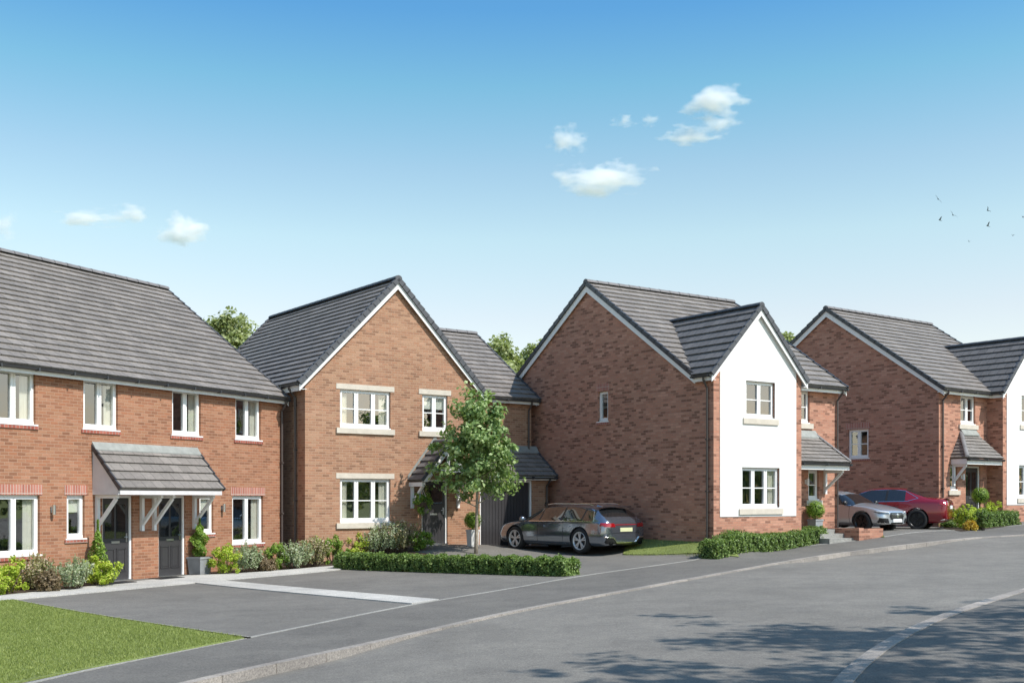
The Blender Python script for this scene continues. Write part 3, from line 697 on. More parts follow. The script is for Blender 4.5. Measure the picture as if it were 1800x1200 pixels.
window(C,F0,*bw[0],2,True,sill='stone',lintel='stone',inside='none'); window(C,F0,*bw[1],3,True,sill='stone',lintel='stone',inside='curtain')
window(C,Ffront(cv0),*rw[0],2,True,sill='stone',inside='none'); window(C,Ffront(cv0),*rw[1],1,True,sill='stone',inside='none')
window(C,Fleft(0),*sw,1,False,sill='white',lintel='brick',inside='none')
panel_door(C,Ffront(cv0),*cd,'two')
lamp(C,Ffront(cv0),5.03,1.72,'white')
rf,vbk=main_roof(C,-.12,6.75,ev,rv,Cez,rz,18)
mb=MB(); side_barge(mb,Fleft(0),ev,vb,rv,Cez,rz); side_barge(mb,Fright(CR),ev,vb,rv,Cez,rz)
mb.box(3.95,6.73,ev+.03,ev+.055,Cez-.20,Cez-.03); mb.box(3.95,6.73,ev+.055,cv0,Cez-.16,Cez-.145)
mb.build('bargeboard',M['white'],rf)
mb=MB(); gutter(mb,(3.95,ev-.03,Cez-.05),(6.75,ev-.03,Cez-.05)); mb.build('gutter',M['gutter'],rf)
downpipe(C,[(6.50,ev-.03,Cez-.1),(6.50,ev-.03,Cez-.16),(6.50,cv0-.06,Cez-.42),(6.50,cv0-.06,-.6)],M['pipe'])
def bay(P,uc,half,ez,rz,vf,ev,mrv,mez,mrz,n,downu=None):
    """projecting gable roof dying into the main slope"""
    ms=(mrz-mez)/(mrv-ev); vr=ev+(rz-mez)/ms+.05; ve=ev+(ez-mez)/ms+.05
    mb=MB()
    for s in (-1,1): roof(mb,(uc+s*half,vf,ez),(uc+s*half,ve,ez),(uc,vf,rz),(uc,vr,rz),n)
    b=mb.build('bay_roof',M['tileD'],P)
    mb=MB(); ridge_tiles(mb,(uc,vf,rz+.05),(uc,vr,rz+.05),.10); mb.build('ridge_tiles',M['verge'],b)
    for s in (-1,1): mb=MB(); verge_caps(mb,(uc+s*half,vf,ez),(uc,vf,rz),n,(0,-1,0),.06,.06); mb.build('verge_caps',M['verge'],b)
    mb=MB(); F=Ffront(vf+.14)
    for s in (-1,1):
        barge(mb,F,[(uc+s*half,ez-.05),(uc,rz-.06)],.20)
        a,c=sorted((uc+s*(half-.03),uc+s*(half-.055))); mb.box(a,c,vf+.03,ve,ez-.20,ez-.04)
        a,c=sorted((uc+s*(half-.055),uc+s*(half-.17))); mb.box(a,c,vf+.03,ve,ez-.19,ez-.175)
    mb.build('bargeboard',M['white'],b)
    mb=MB(); gutter(mb,(uc-half-.04,vf+.03,ez-.04),(uc-half-.04,ve,ez-.04)); mb.build('gutter',M['gutter'],b)
    return b
bay(C,1.86,2.04,4.78,6.916,-.14,ev,rv,Cez,rz,9)
downpipe(C,[(-.22,.20,4.68),(-.22,.20,4.62),(-.06,.20,4.38),(-.06,.20,-.5)],M['pipe'])
# lean-to canopy right of the bay, hipped at its right end
def canopy(P,uL,uR,tL,tR,vw,vf,ze,zt,hipL,hipR,n=8,brk=()):
    mb=MB(); roof(mb,(uL,vf,ze),(uR,vf,ze),(tL,vw-.004,zt),(tR,vw-.004,zt),n,th=.035)
    if hipR: roof(mb,(uR,vf,ze),(uR,vw-.004,ze),(tR,vw-.008,zt),(tR+.01,vw-.004,zt),n,th=.035)
    if hipL: roof(mb,(uL,vf,ze),(uL,vw-.004,ze),(tL,vw-.008,zt),(tL-.01,vw-.004,zt),n,th=.035)
    cn=mb.build('canopy',M['tile'],P)
    mb=MB(); mb.hexa([(tL-.06,vw-.16,zt-.14),(tR+.06,vw-.16,zt-.14),(tR+.03,vw-.004,zt-.02),(tL-.03,vw-.004,zt-.02),(tL-.06,vw-.16,zt-.10),(tR+.06,vw-.16,zt-.10),(tR+.03,vw-.004,zt+.12),(tL-.03,vw-.004,zt+.12)]); mb.build('lead_flashing',M['lead'],cn)
    mb=MB()
    if hipR: ridge_tiles(mb,(uR,vf,ze+.07),(tR,vw,zt+.07),.07,.4)
    if hipL: ridge_tiles(mb,(uL,vf,ze+.07),(tL,vw,zt+.07),.07,.4)
    mb.build('hip_tiles',M['ridge'],cn)
    mb=MB(); mb.box(uL+.04,uR-.04,vf+.04,vf+.07,ze-.24,ze-.05)
    if hipR: mb.box(uR-.07,uR-.04,vf+.07,vw-.003,ze-.24,ze-.05)
    if hipL: mb.box(uL+.04,uL+.07,vf+.07,vw-.003,ze-.24,ze-.05)
    mb.box(uL+.07,uR-.07,vf+.07,vw-.003,ze-.23,ze-.215)
    mb.build('fascia_board',M['white'],cn)
    mb=MB(); gutter(mb,(uL,vf-.02,ze-.05),(uR,vf-.02,ze-.05)); mb.build('gutter',M['gutter'],cn)
    for u in brk:
        mb=MB(); bracket(mb,u,vw,ze-1.0,ze-.24,(vw-vf)*.82); mb.build('bracket',M['white'],cn)
canopy(C,CW+.01,6.12,CW+.01,5.46,cv0,.03,2.33,3.25,False,True,8,brk=(5.93,))

# ================================================================== fourth house on the right edge
D=empty('detached_house',(16.20,42.60,1.030),math.radians(36.70),'brick house cut by the right edge, hipped canopy over its door','house')
Dez=4.84; D.scale=(1.07,1.07,1.07); dev,drv,drz=-.25,4.808,8.313; DR=6.9; dbu,dbv=3.113,-.62; DBW=3.734
mb=MB(); vb=2*drv-dev; db=vb-.25
sw=(2.93,3.85,2.47,3.56)
wall(mb,Fleft(0),0,db,ZB,4.70,[sw],[(0,4.70),(db,4.70),(drv,drz-.12)],uoff=.11)
wall(mb,Fright(DR),0,db,ZB,4.70,(),[(0,4.70),(db,4.70),(drv,drz-.12)]); wall(mb,Fback(db),0,DR,ZB,4.70)
dw=[(1.367,2.327,3.66,4.68),(.70,1.16,1.27,2.14)]; dd=(1.70,2.66,0,2.12)
wall(mb,F0,0,dbu,ZB,4.72,dw+[dd])
wall(mb,Fleft(dbu),dbv,0,ZB,4.78)
wall(mb,Fright(dbu+DBW),dbv,0,ZB,4.78)
bw=[(4.38,5.62,3.72,4.78),(4.20,5.80,.98,2.18)]; FD=Ffront(dbv); uc=dbu+DBW/2
wall(mb,FD,dbu,dbu+DBW,ZB,4.78,bw,[(dbu,4.78),(dbu+DBW,4.78),(dbu+DBW,6.98-(DBW/2)*bs-.1),(uc,6.98-.12),(dbu,6.98-DBW/2*bs-.1)])
mb.build('brick_wall',M['brickC'],D)
mb=MB(); u0,u1=dbu+.25,dbu+DBW-.25; zt=lambda u:6.98-abs(u-uc)*bs-.13
wall(mb,FD,u0,u1,.70,zt(u1),bw,[(u0,zt(u1)),(u1,zt(u1)),(uc,zt(uc)),(u0,zt(u0))],rev=.1,d=.016)
for q in (((u0,.70),(u1,.70)),((u0,.70),(u0,zt(u0))),((u1,.70),(u1,zt(u1)))):
    (a,b),(c,d)=q; mb.face([FD(a,.016,b),FD(c,.016,d),FD(c,.002,d),FD(a,.002,b)])
mb.build('render_panel',M['render'],D)
window(D,F0,*dw[0],2,True,sill='stone',inside='none'); window(D,F0,*dw[1],1,True,sill='stone',inside='none')
window(D,Fleft(0),*sw,2,True,sill='white',lintel='brick',inside='none')
window(D,FD,*bw[0],2,True,sill='stone',lintel='stone',inside='none'); window(D,FD,*bw[1],3,True,sill='stone',lintel='stone',inside='none')
panel_door(D,F0,*dd,'two')
lamp(D,F0,1.42,1.72,'white')
rf,_=main_roof(D,-.12,6.98,dev,drv,Dez,drz,18)
mb=MB(); side_barge(mb,Fleft(0),dev,vb,drv,Dez,drz); side_barge(mb,Fright(DR),dev,vb,drv,Dez,drz)
mb.box(-.10,dbu,dev+.03,dev+.055,Dez-.20,Dez-.03); mb.box(-.1,dbu,dev+.055,0,Dez-.14,Dez-.125)
mb.build('bargeboard',M['white'],rf)
mb=MB(); gutter(mb,(-.12,dev-.03,Dez-.05),(dbu-.15,dev-.03,Dez-.05)); mb.build('gutter',M['gutter'],rf)
downpipe(D,[(.16,dev-.03,Dez-.1),(.16,dev-.03,Dez-.16),(.16,-.06,Dez-.42),(.16,-.06,-.6)],M['pipe'])
bay(D,uc,2.04,4.83,6.98,dbv-.14,dev,drv,Dez,drz,9)
canopy(D,.72,dbu-.01,1.38,2.30,0,-.66,2.40,3.36,True,False,8,brk=(.86,))
# ================================================================== cars
def paint(name,col,metal=.6,rough=.28):
    m,nt,b,_=newmat(name); tc=N(nt,'ShaderNodeTexCoord').outputs['Object']
    r=ramp(nt,[(.35,tuple(c*.93 for c in col)),(.65,tuple(c*1.07 for c in col))]); nt.links.new(noise(nt,tc,900,1),r.inputs[0]); nt.links.new(r.outputs[0],b.inputs['Base Color'])
    b.inputs['Metallic'].default_value=metal; b.inputs['Roughness'].default_value=rough; b.inputs['Coat Weight'].default_value=1; b.inputs['Coat Roughness'].default_value=.02
    return m
M['p_dark']=paint('dark_grey_paint',(.24,.28,.34),.85,.15); M['p_silver']=paint('silver_paint',(.52,.54,.57),.7,.3); M['p_red']=paint('dark_red_paint',(.20,.004,.014),.2,.25)
M['tyre']=plain('tyre_rubber',(.018,.018,.019),.8,var=.1); M['rim']=plain('alloy_rim',(.60,.60,.61),.35,metal=.35,var=.05); M['rimd']=plain('dark_alloy',(.03,.03,.032),.3,metal=.7,var=.1)
M['chrome']=plain('satin_trim',(.72,.73,.75),.18,metal=1,var=.02)
M['redlens']=plain('red_lens',(.30,.004,.008),.08,var=.1,coat=1); M['lens']=plain('clear_lens',(.10,.11,.12),.06,var=.1,coat=1,metal=.3)
M['platey']=plain('yellow_plate',(.60,.60,.36),.5,var=.02); M['platew']=plain('white_plate',(.78,.78,.76),.5,var=.02)
def make_car(name,label,st,glass_side,screen,rear,wheels,R,P,rimm,pos,ang,blackrear=()):
    root=empty(name,pos,ang,label,'car')
    bm=bmesh.new(); cl=bm.edges.layers.float.new('crease_edge'); rings=[]
    for (x,zb,zm,wm,zc,wc,ze,we,zt) in st:
        H=[(0,zb),(wm*.80,zb),(wm*.965,zb+.10),(wm,zm),(wc,zc),(we,ze),(we*.55,zt-(zt-ze)*.25)]
        pts=[(x,w,z) for w,z in H]+[(x,0,zt)]+[(x,-w,z) for w,z in H[:0:-1]]
        rings.append([bm.verts.new(p) for p in pts])
    n=len(rings[0])
    for i in range(len(rings)-1):
        for k in range(n):
            f=bm.faces.new([rings[i][k],rings[i+1][k],rings[i+1][(k+1)%n],rings[i][(k+1)%n]])
            side = k in (4,n-5); topz = k in (5,6,n-6,n-7) ; under=k in (0,n-1)
            f.material_index= 1 if (side and i in glass_side) or (topz and (i in screen or i in rear)) else (2 if under else 0)
    for r in (rings[0],rings[-1]): bm.faces.new(r)
    bmesh.ops.recalc_face_normals(bm,faces=bm.faces)
    for e in bm.edges:
        mi={f.material_index for f in e.link_faces}
        if 1 in mi and len(mi)>1: e[cl]=.75
        if 2 in mi and len(mi)>1: e[cl]=.5
    for i in range(len(rings)-1):
        for k in (4,n-4):
            e=bm.edges.get([rings[i][k],rings[i+1][k]]); e[cl]=max(e[cl],.45)
    me=bpy.data.meshes.new('tmp'); bm.to_mesh(me); bm.free()
    for m in (M[P],M['cglass'],M['black']): me.materials.append(m)
    o=bpy.data.objects.new('tmp',me); COL.objects.link(o)
    s=o.modifiers.new('s','SUBSURF'); s.levels=3; s.render_levels=3
    # wheel arches
    cb=MB()
    for xw in wheels:
        for sd in (-1,1):
            y0,y1=sorted((sd*.56,sd*1.3)); k=36
            A=[(xw+math.cos(2*PI*i/k)*(R+.045),y0,R+.01+math.sin(2*PI*i/k)*(R+.045)) for i in range(k)]; Bp=[(a,y1,c) for a,_,c in A]
            cb.face(A,None,2);cb.face(Bp[::-1],None,2)
            for i in range(k): j=(i+1)%k; cb.face([A[i],A[j],Bp[j],Bp[i]],None,2)
    co=cb.build('cut',[M[P],M['cglass'],M['black']])
    b=o.modifiers.new('b','BOOLEAN'); b.object=co; b.operation='DIFFERENCE'; b.solver='EXACT'
    bpy.context.view_layer.update(); dg=bpy.context.evaluated_depsgraph_get()
    ev=o.evaluated_get(dg); m2=bpy.data.meshes.new_from_object(ev)
    bm=bmesh.new(); bm.from_mesh(m2); bvh=BVHTree.FromBMesh(bm)
    # split off the glass
    gl=[f for f in bm.faces if f.material_index==1]; seen=set(); isl=[]
    for f in gl:
        if f.index in seen: continue
        st_=[f]; seen.add(f.index); cur=[]
        while st_:
            q=st_.pop(); cur.append(q)
            for e in q.edges:
                for h in e.link_faces:
                    if h.material_index==1 and h.index not in seen: seen.add(h.index); st_.append(h)
        isl.append(cur)
    for cur in isl:
        if len(cur)<6: continue
        mb=MB()
        for f in cur: mb.face([v.co for v in f.verts])
        c=sum((f.calc_center_median() for f in cur),Vector())/len(cur)
        nm='side_window' if abs(c.y)>.25 else ('windscreen' if c.x>0 else 'rear_window')
        mb.build(nm,M['cglass'],root,smooth=True)
    bmesh.ops.delete(bm,geom=gl,context='FACES')
    for f in bm.faces: f.smooth=True
    bm.to_mesh(m2); bm.free(); m2.materials.clear()
    for m in (M[P],M['cglass'],M['black']): m2.materials.append(m)
    m2.set_sharp_from_angle(angle=math.radians(32))
    body=bpy.data.objects.new('body',m2); COL.objects.link(body); body.parent=root
    for x in (o,co): bpy.data.objects.remove(x)
    # surface patch: polygon in (a,b) of a side/end view, pressed onto the body
    def patch(nm,poly,view,mat,off=.008,parent=None,sub=3):
        d={'L':((0,-1,0),lambda a,b:(a,2,b)),'R':((0,1,0),lambda a,b:(a,-2,b)),'B':((1,0,0),lambda a,b:(-4,a,b)),'F':((-1,0,0),lambda a,b:(4,a,b)),'T':((0,0,-1),lambda a,b:(a,b,3))}[view]
        q=bmesh.new(); vs=[q.verts.new((a,b,0)) for a,b in poly]; q.faces.new(vs); bmesh.ops.triangulate(q,faces=q.faces)
        for _ in range(7):
            es=[e for e in q.edges if e.calc_length()>.07]
            if not es: break
            bmesh.ops.subdivide_edges(q,edges=es,cuts=1); bmesh.ops.triangulate(q,faces=q.faces)
        dv=Vector(d[0]); ok=True
        top=[];mb=MB(); co_={}
        for v in q.verts:
            h=bvh.ray_cast(Vector(d[1](v.co.x,v.co.y)),dv)
            if h[0] is None: co_[v.index]=None
            else: co_[v.index]=(h[0]-dv*off, h[0]+dv*.01)
        q.verts.index_update()
        for f in q.faces:
            ids=[v.index for v in f.verts]
            if any(co_[i] is None for i in ids): continue
            mb.face([co_[i][0] for i in ids])
        for e in q.edges:
            if len(e.link_faces)==1:
                a,b=[v.index for v in e.verts]
                if co_[a] and co_[b]: mb.face([co_[a][0],co_[b][0],co_[b][1],co_[a][1]])
        q.free()
        if mb.f: return mb.build(nm,M[mat],parent or root,smooth=False)
    # wheels
    for xw in wheels:
        for sd in (-1,1):
            yo=sd*(max(s[3] for s in st)-.02); W=.25
            F=lambda a,b,c:(xw+a,yo-sd*(c),R+b)   # c = depth inwards
            wb=MB(); wb.lathe([(0,.07),(R*.66,.07),(R*.66,.09),(0,.09)],28,F); hub=wb.build('wheel',M['black'],root)
            t=MB(); t.lathe([(R*.70,.02),(R*.78,0),(R*.93,.005),(R,.04),(R,W-.04),(R*.93,W),(R*.7,W-.01),(R*.70,.02)],36,F); t.build('tyre',M['tyre'],hub,smooth=True)
            r=MB(); r.lathe([(R*.64,.03),(R*.70,.005),(R*.73,.012),(R*.71,.04),(R*.64,.10),(R*.64,.03)],36,F); r.lathe([(0,.015),(R*.14,.018),(R*.16,.05)],16,F)
            for k in range(5):
                for dd in (-.17,.17):
                    a=2*PI*k/5+PI/2; b2=a+dd; 
                    p0=F(math.cos(a)*R*.12,math.sin(a)*R*.12,.04); p1=F(math.cos(b2)*R*.67,math.sin(b2)*R*.67,.028)
                    r.bar(p0,p1,.036,.03,up=(0,1,0))
            r.build('rim',M[rimm],hub)
    return root,patch,bvh
def strip(patch,nm,pts,w,view,mat,off=.006):
    L=[];Rr=[]
    for i,p in enumerate(pts):
        a=Vector(pts[max(i-1,0)]);b=Vector(pts[min(i+1,len(pts)-1)]);d=(b-a).normalized();n=Vector((-d.y,d.x))*w/2
        L.append(tuple(Vector(p)+n));Rr.append(tuple(Vector(p)-n))
    patch(nm,L+Rr[::-1],view,mat,off)
def place(p_rear,p_front,wb,half):
    """origin and heading from the contact points of the two wheels on the visible (left) side"""
    a=Vector(gp(*p_rear)[:2]); b=Vector(gp(*p_front)[:2]); return a,b
# -- estate
a,b=place((1017,973.5),(911,965),2.93,.95); hd=(b-a).normalized()
if True:
    ang=math.atan2(hd.y,hd.x); ang=math.radians(min(max(math.degrees(ang),123),131)); hd=Vector((math.cos(ang),math.sin(ang)))
mid=(a+b)/2; left=Vector((-hd.y,hd.x)); org=mid-left*.86; 
st=[(-2.50,.36,.58,.72,.74,.72,.86,.66,.88),(-2.44,.27,.58,.86,.86,.83,1.00,.74,1.02),(-2.30,.23,.58,.93,.93,.88,1.07,.78,1.10),(-1.98,.21,.6,.965,.965,.91,1.30,.66,1.375),(-1.55,.2,.6,.97,.96,.915,1.355,.64,1.43),(-.7,.2,.6,.96,.945,.91,1.395,.64,1.465),(.25,.2,.6,.96,.93,.905,1.375,.64,1.45),(.62,.2,.6,.96,.925,.905,1.27,.64,1.34),(1.32,.2,.6,.965,.905,.90,.955,.76,1.00),(1.75,.21,.6,.97,.88,.90,.915,.72,.955),(2.15,.23,.58,.94,.80,.86,.84,.66,.87),(2.40,.27,.52,.84,.68,.78,.72,.58,.74),(2.48,.33,.5,.66,.60,.62,.64,.48,.65)]
car,pt,bv=make_car('parked_car','dark grey estate car parked with its tail to the road in front of the garage',st,(3,4,5,6,7),(7,),(2,),(1.47,-1.46),.375,'p_dark','rim',(org.x,org.y,g(org.x,org.y)),ang)
for s,v in ((1,'L'),(-1,'R')):
    for xp,wd,top in ((-.62,.07,1.37),(.36,.05,1.36),(-1.50,.05,1.35)): pt('window_pillar',[(xp-wd/2,.94),(xp+wd/2,.94),(xp+wd/2-.03,top),(xp-wd/2-.03,top)],v,'black',.006)
    strip(pt,'window_trim',[(-2.02,.955),(-1.2,.955),(-.4,.95),(.6,.94),(1.22,.93)],.022,v,'chrome')
    strip(pt,'window_trim',[(-2.02,.96),(-1.86,1.28),(-1.65,1.355)],.024,v,'chrome')
    for xs in (-.72,.42): strip(pt,'door_seam',[(xs,.28),(xs-.03,.6),(xs-.02,.93)],.012,v,'black',.002)
    strip(pt,'door_seam',[(1.08,.28),(1.10,.6),(1.05,.9)],.012,v,'black',.002)
    for xs in (-.95,.20): strip(pt,'door_handle',[(xs-.11,.80),(xs+.11,.80)],.032,v,'p_dark',.03)
    strip(pt,'sill_trim',[(-1.0,.255),(1.0,.245)],.035,v,'chrome',.012)
    mb=MB(); mb.lathe([(0,-.09),(.06,-.085),(.10,-.04),(.11,.02),(.09,.07),(0,.09)],14,lambda a_,b_,c:(1.02+c*.9,s*(1.00+a_*1.0),1.0+b_*.75)); mb.bar((1.03,s*.90,.95),(1.02,s*.98,.98),.05,.03); mb.build('wing_mirror',M['p_dark'],car,smooth=True)
    mb=MB(); mb.tube([(-1.75,s*.60,1.43),(-1.5,s*.60,1.475),(0,s*.60,1.48),(.25,s*.60,1.45)],.013,8); mb.build('roof_rail',M['chrome'],car)
    pt('tail_light',[(s*.46,.80),(s*.84,.80),(s*.86,.92),(s*.5,.905)],'B','redlens',.010)
    strip(pt,'tail_light',[(-2.47,.86),(-2.28,.875)],.09,v,'redlens',.008)
    pt('exhaust_surround',[(s*.40,.30),(s*.76,.30),(s*.82,.36),(s*.80,.47),(s*.52,.47),(s*.44,.40)],'B','black',.012)
    mb=MB(); mb.tube([(-2.50,s*.62,.33),(-2.36,s*.62,.33)],.062,18,cap=False); mb.tube([(-2.45,s*.62,.33),(-2.36,s*.62,.33)],.05,14); mb.build('exhaust_pipe',M['rimd'],car)
strip(pt,'bumper_trim',[(-.84,.50),(-.56,.49),(-.40,.335),(.40,.335),(.56,.49),(.84,.50)],.035,'B','chrome',.03)
pt('diffuser',[(-.38,.27),(.38,.27),(.38,.315),(-.38,.315)],'B','black',.015)
pt('number_plate',[(-.26,.66),(.26,.66),(.26,.775),(-.26,.775)],'B','platey',.014)
strip(pt,'tailgate_seam',[(-.70,.98),(-.60,.62),(.60,.62),(.70,.98)],.012,'B','black',.003)
strip(pt,'light_bar',[(-.46,.865),(.46,.865)],.02,'B','redlens',.006)
# spoiler over the rear window
mb=MB(); mb.hexa([(-2.12,-.60,1.385),(-2.12,.60,1.385),(-1.85,.60,1.40),(-1.85,-.60,1.40),(-2.13,-.59,1.405),(-2.13,.59,1.405),(-1.85,.56,1.45),(-1.85,-.56,1.45)]); mb.build('roof_spoiler',M['p_dark'],car)
# -- silver hatchback, nose to the road
fr=Vector(gp(1516,933)[:2]); ang=math.radians(-50); hd=Vector((math.cos(ang),math.sin(ang))); right=Vector((hd.y,-hd.x)); org=fr-hd*1.40-right*.84
st=[(-2.1,.38,.58,.66,.76,.66,.84,.60,.86),(-2.05,.28,.58,.82,.86,.78,.96,.70,.98),(-1.9,.23,.58,.88,.92,.84,1.08,.74,1.12),(-1.55,.21,.58,.90,.94,.86,1.30,.62,1.37),(-.8,.2,.58,.90,.93,.86,1.36,.60,1.435),(.1,.2,.58,.90,.91,.86,1.34,.60,1.42),(.45,.2,.58,.90,.90,.86,1.24,.60,1.31),(1.05,.2,.58,.91,.885,.86,.93,.72,.985),(1.45,.21,.56,.91,.86,.85,.90,.68,.945),(1.8,.22,.54,.88,.79,.81,.82,.62,.86),(2.08,.24,.48,.80,.70,.73,.74,.55,.76),(2.20,.28,.44,.68,.60,.62,.66,.46,.67)]
car,pt,bv=make_car('parked_car','silver hatchback with its nose to the road, parked next to the red saloon',st,(3,4,5,6),(6,),(2,),(1.38,-1.35),.335,'p_silver','rimd',(org.x,org.y,g(org.x,org.y)),ang)
for s,v in ((1,'L'),(-1,'R')):
    for xp,wd in ((-.45,.07),(-1.25,.06)): pt('window_pillar',[(xp-wd/2,.93),(xp+wd/2,.93),(xp+wd/2-.03,1.34),(xp-wd/2-.03,1.34)],v,'black',.006)
    for xs in (-.5,.92): strip(pt,'door_seam',[(xs,.28),(xs-.02,.6),(xs-.01,.9)],.012,v,'black',.002)
    strip(pt,'window_trim',[(-1.6,.95),(.95,.90)],.02,v,'chrome')
    mb=MB(); mb.lathe([(0,-.09),(.06,-.085),(.10,-.04),(.11,.02),(.09,.07),(0,.09)],14,lambda a_,b_,c:(.78+c*.9,s*(.96+a_),.98+b_*.75)); mb.bar((.8,s*.86,.93),(.78,s*.94,.96),.05,.03); mb.build('wing_mirror',M['black'],car,smooth=True)
    pt('headlight',[(s*.43,.585),(s*.78,.61),(s*.84,.70),(s*.50,.675)],'F','lens',.012); strip(pt,'running_light',[(s*.46,.672),(s*.80,.695)],.016,'F','platew',.02)
    pt('air_intake',[(s*.43,.27),(s*.80,.30),(s*.80,.48),(s*.52,.45)],'F','black',.010)
    strip(pt,'bumper_trim',[(s*.36,.27),(s*.78,.29)],.03,'F','chrome',.03)
pt('grille',[(-.36,.42),(.36,.42),(.43,.54),(.36,.655),(-.36,.655),(-.43,.54)],'F','black',.012)
for k in range(-5,6): strip(pt,'grille_slat',[(k*.062,.475),(k*.062,.63)],.012,'F','chrome',.022)
pt('emblem',[(.075*math.cos(2*PI*k/16),.555+.075*math.sin(2*PI*k/16)) for k in range(16)],'F','chrome',.035)
strip(pt,'bonnet_seam',[(2.0,-.60),(1.0,-.74)],.012,'T','black',.002); strip(pt,'bonnet_seam',[(2.0,.60),(1.0,.74)],.012,'T','black',.002)
pt('number_plate',[(-.26,.33),(.26,.33),(.26,.44),(-.26,.44)],'F','platew',.03)
pt('lower_grille',[(-.40,.26),(.40,.26),(.36,.32),(-.36,.32)],'F','black',.01)
# -- red saloon, tail to the road
rr=Vector((14.48,40.3)); ang=math.radians(151); hd=Vector((math.cos(ang),math.sin(ang))); left=Vector((-hd.y,hd.x)); org=rr+hd*1.42-left*.86
st=[(-2.42,.36,.58,.70,.78,.68,.90,.62,.92),(-2.36,.28,.58,.84,.88,.80,1.02,.70,1.05),(-2.15,.23,.58,.90,.94,.84,1.045,.72,1.08),(-1.72,.21,.58,.915,.945,.86,1.06,.73,1.10),(-1.02,.2,.58,.92,.94,.87,1.33,.60,1.40),(-.45,.2,.58,.92,.93,.87,1.37,.60,1.445),(.25,.2,.58,.92,.92,.87,1.33,.60,1.41),(.55,.2,.58,.92,.91,.87,1.22,.62,1.30),(1.2,.2,.58,.92,.89,.86,.94,.74,.99),(1.7,.21,.56,.91,.86,.84,.89,.68,.93),(2.1,.23,.52,.86,.76,.78,.79,.6,.82),(2.34,.3,.46,.68,.62,.62,.67,.46,.68)]
car,pt,bv=make_car('parked_car','dark red saloon parked with its tail to the road beside the fourth house',st,(4,5,6,7),(7,),(3,),(1.42,-1.42),.345,'p_red','rimd',(org.x,org.y,g(org.x,org.y)),ang)
for s,v in ((1,'L'),(-1,'R')):
    pt('window_pillar',[(-.42,.93),(-.35,.93),(-.38,1.37),(-.45,1.37)],v,'black',.006)
    strip(pt,'window_trim',[(-1.45,1.06),(-1.1,.96),(-.4,.945),(1.1,.91)],.014,v,'chrome'); strip(pt,'window_trim',[(-1.45,1.06),(-1.0,1.31),(-.6,1.355),(.2,1.325),(.5,1.22)],.013,v,'chrome')
    for xs in (-.40,.98): strip(pt,'door_seam',[(xs,.28),(xs-.02,.6),(xs-.01,.92)],.012,v,'black',.002)
    for xs in (-.75,.2): strip(pt,'door_handle',[(xs-.1,.82),(xs+.1,.82)],.03,v,'p_red',.03)
    mb=MB(); mb.lathe([(0,-.09),(.06,-.085),(.10,-.04),(.11,.02),(.09,.07),(0,.09)],14,lambda a_,b_,c:(.95+c*.9,s*(.98+a_),1.0+b_*.75)); mb.bar((.97,s*.87,.95),(.95,s*.95,.98),.05,.03); mb.build('wing_mirror',M['p_red'],car,smooth=True)
    pt('tail_light',[(s*.40,.80),(s*.80,.80),(s*.82,.92),(s*.42,.90)],'B','redlens',.012)
    strip(pt,'tail_light',[(-2.40,.86),(-2.15,.88)],.085,v,'redlens',.008)
    strip(pt,'reflector',[(s*.5,.40),(s*.75,.41)],.035,'B','redlens',.014)
pt('number_plate',[(-.26,.70),(.26,.70),(.26,.81),(-.26,.81)],'B','platew',.016)
strip(pt,'bumper_trim',[(-.8,.34),(-.4,.31),(.4,.31),(.8,.34)],.04,'B','chrome',.02)
strip(pt,'boot_seam',[(-.66,1.0),(-.58,.64),(.58,.64),(.66,1.0)],.012,'B','black',.003)
mb=MB(); mb.hexa([(-2.44,-.62,1.055),(-2.44,.62,1.055),(-2.28,.60,1.06),(-2.28,-.60,1.06),(-2.46,-.61,1.085),(-2.46,.61,1.085),(-2.3,.59,1.075),(-2.3,-.59,1.075)]); mb.build('boot_lip',M['p_red'],car)

car.scale=(1.04,1.04,1.07)
# ================================================================== plants
def leaves(name,P,Nn,size,mat,parent=None,asp=1.6,seed=0,mat2=None,twist=1.0):
    """one mesh of small pointed leaves; P points, Nn preferred normals, size array"""
    rg=np.random.default_rng(seed); n=len(P); P=np.asarray(P,float); Nn=np.asarray(Nn,float)
    Nn=Nn+rg.normal(0,.75*twist,(n,3)); Nn/=np.linalg.norm(Nn,axis=1)[:,None]
    t=rg.normal(0,1,(n,3)); t-=Nn*(t*Nn).sum(1)[:,None]; t/=np.linalg.norm(t,axis=1)[:,None]; b=np.cross(Nn,t)
    s=np.asarray(size)[:,None]*rg.uniform(.65,1.35,(n,1))
    a=P-t*s*asp*.5; c=P+t*s*asp*.5; l=P+b*s*.5-t*s*.1+Nn*s*.10; r=P-b*s*.5-t*s*.1+Nn*s*.10
    V=np.stack([a,l,c,r],1).reshape(-1,3)
    me=bpy.data.meshes.new(name); me.vertices.add(4*n); me.vertices.foreach_set('co',V.ravel())
    me.loops.add(4*n); me.loops.foreach_set('vertex_index',np.arange(4*n)); me.polygons.add(n)
    me.polygons.foreach_set('loop_start',np.arange(0,4*n,4)); me.polygons.foreach_set('loop_total',np.full(n,4))
    me.materials.append(mat)
    me.update(calc_edges=True); me.validate()
    o=bpy.data.objects.new(name,me); COL.objects.link(o)
    if parent: o.parent=parent
    return o
